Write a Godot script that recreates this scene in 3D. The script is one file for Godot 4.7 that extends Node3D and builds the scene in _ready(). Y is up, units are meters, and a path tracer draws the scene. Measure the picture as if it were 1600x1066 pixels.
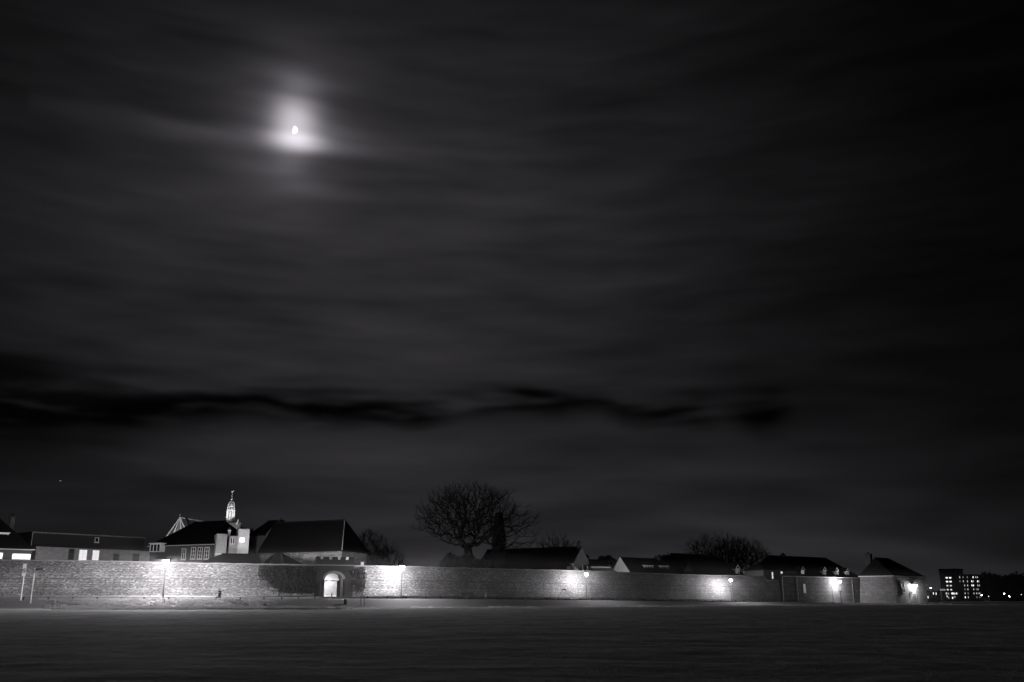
extends Node3D
# A walled town seen across a dark field on a moonlit night, in black and white. Metres, y up, camera looks along -z.

const EYE := 1.6           # lens height above the field where the camera stands
const LIFT := 0.75         # the field climbs this much on its way to the town
const PITCH := 0.27236     # the camera looks 15.6 degrees up
const FOC := 1450.0        # focal length in pixels of the 1600 x 1066 photograph
var M := {}
var taken := {}
var wall_pts: Array = []   # x, depth, base height along the foot of the town wall and the houses that continue it
var bumps := FastNoiseLite.new()

# ---------------------------------------------------------------- measuring the photograph
func ray(px: float, py: float) -> Vector3:
	var y := (533.0 - py) / FOC
	var d := cos(PITCH) - y * sin(PITCH)
	return Vector3((px - 800.0) / FOC / d, (y * cos(PITCH) + sin(PITCH)) / d, -1.0)

func at(px: float, py: float, depth: float) -> Vector3:
	return Vector3(0, EYE, 0) + ray(px, py) * depth

func high(py: float, depth: float) -> float:
	return at(800, py, depth).y

# ---------------------------------------------------------------- nodes
func numbered(called: String) -> String:
	var n: int = taken.get(called, 0)
	taken[called] = n + 1
	return called if n == 0 else "%s_%03d" % [called, n]

func tag(o: Node, label: String, category: String, group := "") -> void:
	o.set_meta("label", label)
	o.set_meta("category", category)
	if group != "":
		o.set_meta("group", group)

func thing(called: String, label: String, category: String, t: Transform3D, group := "") -> Node3D:
	var o := Node3D.new()
	o.name = numbered(called)
	add_child(o)
	o.transform = t
	tag(o, label, category, group)
	return o

func copy_of(o: Node3D, t: Transform3D, label: String) -> Node3D:
	var c: Node3D = o.duplicate()
	c.name = numbered(String(o.name))
	add_child(c)
	c.transform = t
	c.set_meta("label", label)
	return c

func here(p: Vector3, turn := 0.0) -> Transform3D:
	return Transform3D(Basis(Vector3.UP, turn), p)

func part(called: String, st, m: Material, parent: Node, t := Transform3D()) -> MeshInstance3D:
	var o := MeshInstance3D.new()
	o.name = called
	if st is SurfaceTool:
		st.generate_normals()
		o.mesh = st.commit()
	else:
		o.mesh = st
	o.material_override = m
	o.transform = t
	parent.add_child(o, true)
	return o

func structure(called: String, mesh, m: Material) -> MeshInstance3D:
	var o := part(called, mesh, m, self)
	o.set_meta("kind", "structure")
	return o

# ---------------------------------------------------------------- shapes
func S(smooth := false) -> SurfaceTool:
	var st := SurfaceTool.new()
	st.begin(Mesh.PRIMITIVE_TRIANGLES)
	st.set_smooth_group(0 if smooth else -1)
	return st

func tri(st: SurfaceTool, a: Vector3, b: Vector3, c: Vector3) -> void:
	st.add_vertex(a); st.add_vertex(b); st.add_vertex(c)

func quad(st: SurfaceTool, a: Vector3, b: Vector3, c: Vector3, d: Vector3) -> void:
	tri(st, a, b, c); tri(st, a, c, d)

# eight corners: bottom ring then top ring, both anticlockwise seen from above
func hexa(st: SurfaceTool, p: Array) -> void:
	quad(st, p[0], p[3], p[2], p[1])
	quad(st, p[4], p[5], p[6], p[7])
	for i in 4:
		var j := (i + 1) % 4
		quad(st, p[i], p[j], p[j + 4], p[i + 4])

func box(st: SurfaceTool, lo: Vector3, hi: Vector3, t := Transform3D()) -> void:
	var p := []
	for y in [lo.y, hi.y]:
		for c in [[lo.x, hi.z], [hi.x, hi.z], [hi.x, lo.z], [lo.x, lo.z]]:
			p.append(t * Vector3(c[0], y, c[1]))
	hexa(st, p)

func bx(lo: Vector3, hi: Vector3) -> SurfaceTool:
	var st := S()
	box(st, lo, hi)
	return st

# a box with its upright and top edges cut back
func bevel_box(lo: Vector3, hi: Vector3, b: float) -> SurfaceTool:
	var st := S()
	var ring := func(y: float, s: float) -> Array:
		var l := lo + Vector3(s, 0, s)
		var h := hi - Vector3(s, 0, s)
		return [Vector3(l.x + b, y, h.z), Vector3(h.x - b, y, h.z), Vector3(h.x, y, h.z - b), Vector3(h.x, y, l.z + b), Vector3(h.x - b, y, l.z), Vector3(l.x + b, y, l.z), Vector3(l.x, y, l.z + b), Vector3(l.x, y, h.z - b)]
	var r: Array = [ring.call(lo.y, 0.0), ring.call(hi.y - b, 0.0), ring.call(hi.y, b)]
	for k in 2:
		for i in 8:
			var j := (i + 1) % 8
			quad(st, r[k][i], r[k][j], r[k + 1][j], r[k + 1][i])
	for i in range(1, 7):
		tri(st, r[2][0], r[2][i], r[2][i + 1])
		tri(st, r[0][0], r[0][i + 1], r[0][i])
	return st

func tube(st: SurfaceTool, a: Vector3, b: Vector3, ra: float, rb: float, n := 8, caps := true) -> void:
	var d := (b - a).normalized()
	var u := d.cross(Vector3.UP if absf(d.y) < 0.9 else Vector3.RIGHT).normalized()
	var v := u.cross(d)
	for i in n:
		var t0 := TAU * i / n
		var t1 := TAU * (i + 1) / n
		var c0 := u * cos(t0) + v * sin(t0)
		var c1 := u * cos(t1) + v * sin(t1)
		quad(st, a + c0 * ra, b + c0 * rb, b + c1 * rb, a + c1 * ra)
		if caps:
			tri(st, b, b + c1 * rb, b + c0 * rb)
			tri(st, a, a + c0 * ra, a + c1 * ra)

# profile: [radius, height] pairs from the bottom up, closed at both ends
func lathe(profile: Array, n := 16, smooth := false, at_p := Vector3.ZERO) -> SurfaceTool:
	var st := S(smooth)
	for k in profile.size() - 1:
		for i in n:
			var a0 := TAU * i / n
			var a1 := TAU * (i + 1) / n
			var p: Array = profile[k]
			var q: Array = profile[k + 1]
			var f := func(r: float, y: float, a: float) -> Vector3: return at_p + Vector3(r * cos(a), y, r * sin(a))
			if p[0] < 1e-5:
				tri(st, f.call(0, p[1], 0), f.call(q[0], q[1], a1), f.call(q[0], q[1], a0))
			elif q[0] < 1e-5:
				tri(st, f.call(p[0], p[1], a0), f.call(p[0], p[1], a1), f.call(0, q[1], 0))
			else:
				quad(st, f.call(p[0], p[1], a0), f.call(p[0], p[1], a1), f.call(q[0], q[1], a1), f.call(q[0], q[1], a0))
	return st

# ---------------------------------------------------------------- materials
func grey(v: float, rough := 0.85) -> StandardMaterial3D:
	var m := StandardMaterial3D.new()
	m.albedo_color = Color(v, v, v).linear_to_srgb()
	m.roughness = rough
	return m

func noise_tex(frequency: float, low: float, high_v: float, octaves := 4, seed_v := 1, size := 512) -> NoiseTexture2D:
	var n := FastNoiseLite.new()
	n.noise_type = FastNoiseLite.TYPE_SIMPLEX_SMOOTH
	n.frequency = frequency
	n.fractal_octaves = octaves
	n.seed = seed_v
	var g := Gradient.new()
	g.set_color(0, Color(low, low, low).linear_to_srgb())
	g.set_color(1, Color(high_v, high_v, high_v).linear_to_srgb())
	var t := NoiseTexture2D.new()
	t.width = size
	t.height = size
	t.seamless = true
	t.noise = n
	t.color_ramp = g
	return t

func mottled(low: float, high_v: float, metres: float, rough: float, frequency := 0.02, seed_v := 1, relief := 0.0) -> StandardMaterial3D:
	var m := StandardMaterial3D.new()
	var t := noise_tex(frequency, low, high_v, 5, seed_v)
	m.albedo_texture = t
	m.uv1_triplanar = true
	m.uv1_world_triplanar = true
	m.uv1_scale = Vector3.ONE / metres
	m.roughness = rough
	if relief > 0.0:
		m.heightmap_enabled = true
		m.heightmap_scale = relief
		m.heightmap_texture = noise_tex(frequency * 2.0, 0.0, 1.0, 5, seed_v + 7)
	return m

# an old brick wall: 8 x 4 metres of courses, too small in the picture to be told apart
func brick_images() -> Array:
	var r := RandomNumberGenerator.new()
	r.seed = 11
	var w := 1024
	var h := 512
	var im := Image.create(w, h, false, Image.FORMAT_RGB8)
	var up := Image.create(w, h, false, Image.FORMAT_RGB8)
	im.fill(Color(0.3, 0.3, 0.3).linear_to_srgb())
	up.fill(Color(0.25, 0.25, 0.25))
	for row in 64:
		var course := r.randfn(0.0, 0.045)
		var x := -28 + (row % 2) * 14
		while x < w:
			var bw := 27 + r.randi_range(-2, 2)
			var tone := clampf(0.21 + course + r.randfn(0.0, 0.065), 0.06, 0.75)
			if r.randf() < 0.06:
				tone = r.randf_range(0.4, 0.65)
			elif r.randf() < 0.08:
				tone = 0.05
			im.fill_rect(Rect2i(x, row * 8 + r.randi_range(0, 1), bw, 7), Color(tone, tone, tone).linear_to_srgb())
			var e := r.randf_range(0.35, 1.0)
			up.fill_rect(Rect2i(x, row * 8, bw, 7), Color(e, e, e))
			x += bw + 1
	return [ImageTexture.create_from_image(im), ImageTexture.create_from_image(up)]

func make_materials() -> void:
	var brick := brick_images()
	var b := StandardMaterial3D.new()
	b.albedo_texture = brick[0]
	b.roughness = 0.92
	b.heightmap_enabled = true
	b.heightmap_texture = brick[1]
	b.heightmap_scale = 0.6
	b.detail_enabled = true
	b.detail_blend_mode = BaseMaterial3D.BLEND_MODE_MUL
	b.detail_uv_layer = BaseMaterial3D.DETAIL_UV_2
	b.detail_albedo = noise_tex(0.006, 0.36, 1.0, 6, 5, 1024)
	M.brick = b
	var bt := StandardMaterial3D.new()
	bt.albedo_texture = brick[0]
	bt.roughness = 0.92
	bt.uv1_triplanar = true
	bt.uv1_world_triplanar = true
	bt.uv1_scale = Vector3(0.125, 0.25, 0.125)
	bt.heightmap_enabled = true
	bt.heightmap_texture = brick[1]
	bt.heightmap_scale = 0.6
	bt.detail_enabled = true
	bt.detail_blend_mode = BaseMaterial3D.BLEND_MODE_MUL
	bt.detail_uv_layer = BaseMaterial3D.DETAIL_UV_2
	bt.uv2_triplanar = true
	bt.uv2_world_triplanar = true
	bt.uv2_scale = Vector3(0.11, 0.17, 0.11)
	bt.detail_albedo = noise_tex(0.008, 0.25, 1.0, 6, 28)
	M.brick_plain = bt
	var lime: StandardMaterial3D = bt.duplicate()   # brick under worn limewash
	lime.detail_albedo = noise_tex(0.01, 0.5, 1.0, 6, 29)
	M.limewashed = lime
	M.coping = mottled(0.12, 0.4, 4.0, 0.85, 0.03, 4)
	M.render_grey = mottled(0.28, 0.44, 6.0, 0.85, 0.02, 6)
	M.render_dark = mottled(0.1, 0.2, 6.0, 0.85, 0.02, 26)
	M.gate_stone = mottled(0.12, 0.22, 3.0, 0.85, 0.03, 27)
	M.white = mottled(0.58, 0.78, 5.0, 0.8, 0.02, 7)
	M.old_white = mottled(0.22, 0.46, 4.0, 0.85, 0.03, 8, 0.8)
	M.roof = mottled(0.007, 0.02, 3.0, 0.9, 0.05, 9, 1.5)
	M.gate_brick = mottled(0.016, 0.05, 3.0, 0.9, 0.05, 3, 1.0)
	M.slate = mottled(0.1, 0.2, 6.0, 0.7, 0.05, 10)
	M.dark_wall = mottled(0.05, 0.1, 4.0, 0.9, 0.04, 12)
	M.shutter = mottled(0.03, 0.06, 2.0, 0.8, 0.04, 13)
	M.paint = grey(0.72, 0.5)
	M.zinc = grey(0.4, 0.5)
	M.metal = mottled(0.05, 0.09, 1.0, 0.45, 0.05, 14)
	M.dark_metal = grey(0.03, 0.5)
	M.galvanised = mottled(0.5, 0.65, 1.0, 0.45, 0.05, 15)
	M.wood = mottled(0.03, 0.07, 1.0, 0.85, 0.06, 16)
	M.paving = mottled(0.1, 0.18, 2.0, 0.9, 0.06, 17, 0.8)
	M.bark = mottled(0.02, 0.05, 0.8, 0.95, 0.06, 18, 1.0)
	M.twig = grey(0.025, 0.95)
	M.needles = mottled(0.012, 0.03, 1.0, 0.9, 0.06, 19)
	M.leaf = mottled(0.02, 0.05, 1.0, 0.9, 0.06, 20)
	M.stone = mottled(0.5, 0.7, 3.0, 0.8, 0.03, 21)
	for k in ["roof", "gate_brick", "gate_stone", "dark_wall", "shutter", "bark", "twig", "needles", "leaf", "wood"]:
		(M[k] as StandardMaterial3D).metallic_specular = 0.12   # dull, weathered faces
	M.glass_dark = grey(0.015, 0.12)
	var gr := mottled(0.3, 0.55, 9.0, 0.95, 0.02, 22, 2.0)
	gr.detail_enabled = true
	gr.detail_blend_mode = BaseMaterial3D.BLEND_MODE_MUL
	gr.detail_uv_layer = BaseMaterial3D.DETAIL_UV_2
	gr.uv2_triplanar = true
	gr.uv2_world_triplanar = true
	gr.uv2_scale = Vector3(0.045, 0.045, 0.045)
	gr.detail_albedo = noise_tex(0.012, 0.4, 1.0, 6, 23)
	M.ground = gr
	M.bank = mottled(0.05, 0.12, 5.0, 0.95, 0.03, 30, 2.0)   # rough dark grass
	M.blade = grey(0.3, 0.9)
	M.blade.backlight_enabled = true
	M.blade.backlight = Color(0.8, 0.8, 0.8)
	M.dry_blade = grey(0.1, 0.9)
	M.dry_blade.backlight_enabled = true
	M.dry_blade.backlight = Color(0.5, 0.5, 0.5)
	M.lit = glow(0.75)
	M.lit_bright = glow(1.6)
	M.lit_dim = glow(0.3)
	M.lit_faint = glow(0.1)
	M.lamp = glow(150.0)
	M.far_lamp = glow(40.0)
	M.moon = glow(1.5)

func glow(v: float) -> StandardMaterial3D:
	var m := grey(0.5, 0.3)
	m.emission_enabled = true
	m.emission = Color(1.0, 0.985, 1.0)
	m.emission_energy_multiplier = v
	return m

# ---------------------------------------------------------------- sky
func bearing(px: float, py: float) -> Vector2:   # azimuth and elevation in degrees
	var r := ray(px, py)
	return Vector2(rad_to_deg(atan2(r.x, -r.z)), rad_to_deg(atan2(r.y, Vector2(r.x, r.z).length())))

func make_sky() -> Sky:
	var w := 2048
	var h := 1024
	var streak := FastNoiseLite.new()
	streak.noise_type = FastNoiseLite.TYPE_SIMPLEX_SMOOTH
	streak.frequency = 1.0
	streak.fractal_octaves = 3
	streak.seed = 4
	var moon := bearing(459, 203)
	var deck := bearing(575, 425)
	# the long dark gap in the cloud: px, py of its middle, half thickness in degrees, depth
	var gap := []
	for g in [[-160, 632, 2.6, 1.0], [0, 642, 2.6, 1.25], [150, 652, 2.0, 1.05], [280, 652, 1.2, 0.66], [400, 644, 0.9, 0.7], [540, 654, 0.7, 0.76], [650, 658, 0.6, 0.84], [740, 652, 0.5, 0.45], [860, 638, 0.62, 0.88], [930, 634, 0.5, 0.7], [1000, 656, 0.42, 0.6], [1085, 652, 0.6, 0.85], [1130, 657, 0.4, 0.45], [1190, 662, 0.62, 0.8], [1260, 658, 0.5, 0.1], [1400, 650, 0.5, 0.0]]:
		var b := bearing(g[0], g[1])
		gap.append([b.x, b.y, g[2], g[3]])
	var town := bearing(1080, 880).x
	var data := PackedFloat32Array()
	data.resize(w * h * 3)
	var halo := [[459.0, 199.0, 20.0, 30.0, 0.38], [460.0, 221.0, 25.0, 9.0, 0.6], [445.0, 223.0, 100.0, 7.0, 0.035], [466.0, 166.0, 22.0, 20.0, 0.16], [459.0, 198.0, 50.0, 56.0, 0.075], [459.0, 205.0, 95.0, 75.0, 0.016], [410.0, 222.0, 150.0, 12.0, 0.012]]
	var lobes := []
	for l in halo:
		var b := bearing(l[0], l[1])
		lobes.append([b.x, b.y, l[2] * 0.0385, l[3] * 0.0385, l[4]])
	for row in h / 2:
		var el := 90.0 - (row + 0.5) / h * 180.0
		var ce := cos(deg_to_rad(el))
		var up := sin(deg_to_rad(el))
		for col in w:
			var az := (col + 0.5) / w * 360.0
			if az > 180.0: az -= 360.0   # the picture begins straight ahead
			var ca := cos(deg_to_rad(az))
			var sa := sin(deg_to_rad(az))
			var n1 := streak.get_noise_3d(sa * 1.5 * ce, up * 5.5, ca * 1.5 * ce)
			var n2 := streak.get_noise_3d(sa * 3.2 * ce + 40.0, up * 24.0 + n1 * 0.8, ca * 3.2 * ce)
			var n3 := streak.get_noise_3d(sa * 7.0 * ce + 90.0, up * 62.0 + n2 * 0.6, ca * 7.0 * ce)
			var da := (az - moon.x) * cos(deg_to_rad(minf(el, moon.y + 20.0)))
			if da > 180.0 * ce: da -= 360.0 * ce
			var far := sqrt(da * da + (el - moon.y) * (el - moon.y))
			var dd := (az - deck.x) * ce
			var off := sqrt(dd * dd + (el - deck.y) * (el - deck.y) * 1.5)
			var base := 0.0008 + 0.0235 * exp(-pow(off / 21.5, 2.0))   # the thin deck that the moon lights
			var light := base * (1.0 + 0.5 * n1 + 0.35 * n2 + 0.28 * n3)
			var dt := az - town
			light += (0.028 * exp(-pow(dt / 16.0, 2.0)) + 0.01) * exp(-maxf(el, 0.0) / 4.5) * (1.0 + 0.7 * n2)
			if far < 14.0:
				for l in lobes:
					var ex: float = (az - l[0]) / l[2]
					var ey: float = (el - l[1]) / l[3]
					var q: float = ex * ex * 0.76 + ey * ey
					if q < 14.0:
						light += l[4] * exp(-0.5 * q) * (1.0 + 0.9 * n2)
			if el > 4.0 and el < 20.0 and az > -45.0 and az < 30.0:
				for k in gap.size() - 1:
					var g0: Array = gap[k]
					var g1: Array = gap[k + 1]
					if az >= g0[0] and az < g1[0]:
						var f := smoothstep(0.0, 1.0, (az - g0[0]) / (g1[0] - g0[0]))
						var e := el - lerpf(g0[1], g1[1], f) + n2 * 1.0 + n3 * 0.9 + n1 * 0.2
						var s := lerpf(g0[2], g1[2], f) * (1.3 if e > 0.0 else 0.95)
						light *= 1.0 - clampf(lerpf(g0[3], g1[3], f) * (1.0 - 0.7 * n2 - 0.9 * n3), 0.0, 0.97) * exp(-e * e / (s * s))
						break
			light = maxf(light, 0.0006)
			var i := (row * w + col) * 3
			data[i] = light * 1.01
			data[i + 1] = light * 0.955
			data[i + 2] = light * 1.05
	var low := 0.008
	for i in range(w * h / 2 * 3, w * h * 3):
		data[i] = low
	var im := Image.create_from_data(w, h, false, Image.FORMAT_RGBF, data.to_byte_array())
	var sm := PanoramaSkyMaterial.new()
	sm.panorama = ImageTexture.create_from_image(im)
	var sky := Sky.new()
	sky.sky_material = sm
	return sky

# ---------------------------------------------------------------- ground
func nearest(x: float, d: float) -> Array:   # distance in front of the wall line, base height, share along it
	var best := 1e9
	var out := [0.0, 0.0, 0.0]
	for k in wall_pts.size() - 1:
		var a: Vector3 = wall_pts[k]
		var b: Vector3 = wall_pts[k + 1]
		var ux := b.x - a.x
		var ud := b.y - a.y
		var t := clampf(((x - a.x) * ux + (d - a.y) * ud) / (ux * ux + ud * ud), 0.0, 1.0)
		var ex := x - (a.x + ux * t)
		var ed := d - (a.y + ud * t)
		var q := ex * ex + ed * ed
		if q < best:
			best = q
			var side := ex * ud - ed * ux   # positive in front
			out = [sqrt(q) * (1.0 if side > 0.0 else -1.0), lerpf(a.z, b.z, t), a.x + ux * t]
	return out

func ground(x: float, d: float) -> float:
	var n := nearest(x, d)
	var left := 1.0 - smoothstep(-34.0, -22.0, n[2])
	var a := lerpf(5.8, 12.6, left)
	var b := lerpf(11.0, 18.5, left)
	var h: float = LIFT * clampf(d / 98.0, 0.0, 1.0) + n[1] * (1.0 - lerpf(0.1, 0.3, left) * clampf(n[0] / a, 0.0, 1.0)) * (1.0 - smoothstep(a, b, n[0]))
	var rough := smoothstep(a - 2.0, b, n[0])
	h += rough * (bumps.get_noise_2d(x * 0.9, d * 1.1) * 0.05 + bumps.get_noise_2d(x * 4.0, d * 5.0) * 0.02)
	return h

func make_ground() -> void:
	var ds := [-40.0, -15.0, 0.0, 4.0]
	while ds[-1] < 88.0:
		ds.append(ds[-1] + maxf(0.14, ds[-1] * 0.011))
	while ds[-1] < 225.0:
		ds.append(ds[-1] + 0.75)
	while ds[-1] < 1300.0:
		ds.append(ds[-1] * 1.07)
	var xs := []
	var x := -118.0
	while x < 120.0:
		xs.append(x)
		x += 1.0
	var step := 2.0
	while xs[-1] < 900.0:
		xs.append(xs[-1] + step)
		step *= 1.2
	step = 2.0
	while xs[0] > -700.0:
		xs.push_front(xs[0] - step)
		step *= 1.2
	var v := PackedVector3Array()
	var on_bank := PackedByteArray()   # which side of the mown edge a corner lies
	for d in ds:
		for xx in xs:
			v.append(Vector3(xx, ground(xx, d), -d))
			var n := nearest(xx, d)
			var left := 1.0 - smoothstep(-34.0, -22.0, n[2])
			on_bank.append(1 if n[0] < lerpf(10.6, 18.0, left) + bumps.get_noise_2d(xx * 4.0, d * 2.0) * 1.6 else 0)
	var nx := xs.size()
	var nd := ds.size()
	var nm := PackedVector3Array()
	nm.resize(v.size())
	for j in nd:
		for i in nx:
			var dx := v[j * nx + mini(i + 1, nx - 1)] - v[j * nx + maxi(i - 1, 0)]
			var dz := v[maxi(j - 1, 0) * nx + i] - v[mini(j + 1, nd - 1) * nx + i]
			nm[j * nx + i] = dz.cross(dx).normalized()
	var idx := PackedInt32Array()
	var rough := PackedInt32Array()
	for j in nd - 1:
		for i in nx - 1:
			var a := j * nx + i
			(rough if on_bank[a] else idx).append_array([a, a + nx, a + 1, a + 1, a + nx, a + nx + 1])
	var arr := []
	arr.resize(Mesh.ARRAY_MAX)
	arr[Mesh.ARRAY_VERTEX] = v
	arr[Mesh.ARRAY_NORMAL] = nm
	arr[Mesh.ARRAY_INDEX] = idx
	var am := ArrayMesh.new()
	am.add_surface_from_arrays(Mesh.PRIMITIVE_TRIANGLES, arr)
	structure("ground", am, M.ground)
	arr[Mesh.ARRAY_INDEX] = rough
	am = ArrayMesh.new()
	am.add_surface_from_arrays(Mesh.PRIMITIVE_TRIANGLES, arr)
	structure("grass_bank", am, M.bank)

# points along the wall line: position, direction and outward normal, every STEP metres between two x
func along(x0: float, x1: float, step: float) -> Array:
	var out := []
	for k in wall_pts.size() - 1:
		var a: Vector3 = wall_pts[k]
		var b: Vector3 = wall_pts[k + 1]
		var n := maxi(1, int(round(Vector2(b.x - a.x, b.y - a.y).length() / step)))
		for i in n + (1 if k == wall_pts.size() - 2 else 0):
			var p := a.lerp(b, float(i) / n)
			if p.x >= x0 and p.x <= x1:
				var u := Vector3(b.x - a.x, 0, -(b.y - a.y)).normalized()
				out.append({"p": Vector3(p.x, p.z + LIFT, -p.y), "u": u, "n": u.cross(Vector3.UP)})
	# round the corners between segments
	for i in range(1, out.size() - 1):
		var n: Vector3 = (out[i - 1].n + out[i].n + out[i + 1].n).normalized()
		out[i].n = n
	return out

func make_paths() -> void:
	# the paved walk at the foot of the wall
	var st := S(true)
	var pts := along(-112.0, 58.0, 1.0)
	for i in pts.size() - 1:
		var a: Dictionary = pts[i]
		var b: Dictionary = pts[i + 1]
		var up := Vector3(0, 0.03, 0)
		quad(st, a.p + a.n * 0.3 + up, a.p + a.n * 4.3 + up, b.p + b.n * 4.3 + up, b.p + b.n * 0.3 + up)
	structure("wall_walk", st, M.paving)
	# a stone kerb between the walk and the grass
	st = S()
	for i in pts.size() - 1:
		var a: Dictionary = pts[i]
		var b: Dictionary = pts[i + 1]
		var k := Vector3(0, 0.12, 0)
		var q := [a.p + a.n * 4.45, b.p + b.n * 4.45, b.p + b.n * 4.305, a.p + a.n * 4.305]
		hexa(st, [q[0] - k, q[1] - k, q[2] - k, q[3] - k, q[0] + k, q[1] + k, q[2] + k, q[3] + k])
	structure("kerb", st, M.coping)

# ---------------------------------------------------------------- town wall
func wall_run(x0: float, x1: float, tops: Array, label: String) -> void:
	var pts := along(x0, x1, 0.6)
	var origin: Vector3 = pts[0].p
	var t := thing("town_wall", label, "town wall", here(origin))
	var st := SurfaceTool.new()
	st.begin(Mesh.PRIMITIVE_TRIANGLES)
	st.set_smooth_group(0)
	var cop := S()
	var rows := 9
	var grid := []
	var s := x0 * 1.2
	for i in pts.size():
		var p: Dictionary = pts[i]
		if i > 0:
			s += (p.p - pts[i - 1].p).length()
		var top := 0.0
		for k in tops.size() - 1:
			if p.p.x >= tops[k].x:
				top = lerpf(tops[k].y, tops[k + 1].y, clampf((p.p.x - tops[k].x) / (tops[k + 1].x - tops[k].x), 0, 1))
		top += bumps.get_noise_2d(s * 3.0, 70.0) * 0.07
		var col := []
		for r in rows + 1:
			var y := lerpf(p.p.y - 0.4, top, float(r) / rows)
			var swell := bumps.get_noise_2d(s * 4.0, y * 9.0) * 0.05 + bumps.get_noise_2d(s * 14.0, y * 25.0 + 50.0) * 0.008
			var q: Vector3 = p.p + p.n * ((top - y) * 0.05 + swell)
			q.y = y
			col.append([q - origin, Vector2(s / 8.0, -y / 4.0), Vector2(s / 47.0, -y / 23.0)])
		var back: Vector3 = p.p - p.n * 0.9
		grid.append([col, Vector3(back.x, top, back.z) - origin, Vector3(back.x, p.p.y - 0.4, back.z) - origin, p.n, top])
	var put := func(c: Array) -> void:
		st.set_uv(c[1])
		st.set_uv2(c[2])
		st.add_vertex(c[0])
	for i in grid.size() - 1:
		var a: Array = grid[i][0]
		var b: Array = grid[i + 1][0]
		for r in rows:
			for c in [a[r], b[r], b[r + 1], a[r], b[r + 1], a[r + 1]]:
				put.call(c)
	st.set_smooth_group(-1)
	for i in grid.size() - 1:
		var a: Array = grid[i]
		var b: Array = grid[i + 1]
		var ta: Array = a[0][rows]
		var tb: Array = b[0][rows]
		for f in [[ta[0], tb[0], b[1], a[1]], [b[2], a[2], a[1], b[1]]]:
			for k in [0, 1, 2, 0, 2, 3]:
				put.call([f[k], ta[1], ta[2]])
		# the coping: a course of weathered slabs that overhangs by a hand
		var n0: Vector3 = a[3]
		var n1: Vector3 = b[3]
		var f0: Vector3 = ta[0] + n0 * 0.07 + Vector3(0, 0.004, 0)
		var f1: Vector3 = tb[0] + n1 * 0.07 + Vector3(0, 0.004, 0)
		var k0: Vector3 = a[1] - n0 * 0.07 + Vector3(0, 0.004, 0)
		var k1: Vector3 = b[1] - n1 * 0.07 + Vector3(0, 0.004, 0)
		var up := Vector3(0, 0.1, 0)
		hexa(cop, [f0, f1, k1, k0, f0 + up, f1 + up, k1 + up * 1.6, k0 + up * 1.6])
	for e in [grid[0], grid[-1]]:
		for f in [[e[0][0], e[0][rows], [e[1]], [e[2]]]]:
			for k in [0, 1, 2, 0, 2, 3]:
				put.call([f[k][0], e[0][rows][1], e[0][rows][2]])
	part("brickwork", st, M.brick, t)
	part("coping", cop, M.coping, t)

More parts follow.
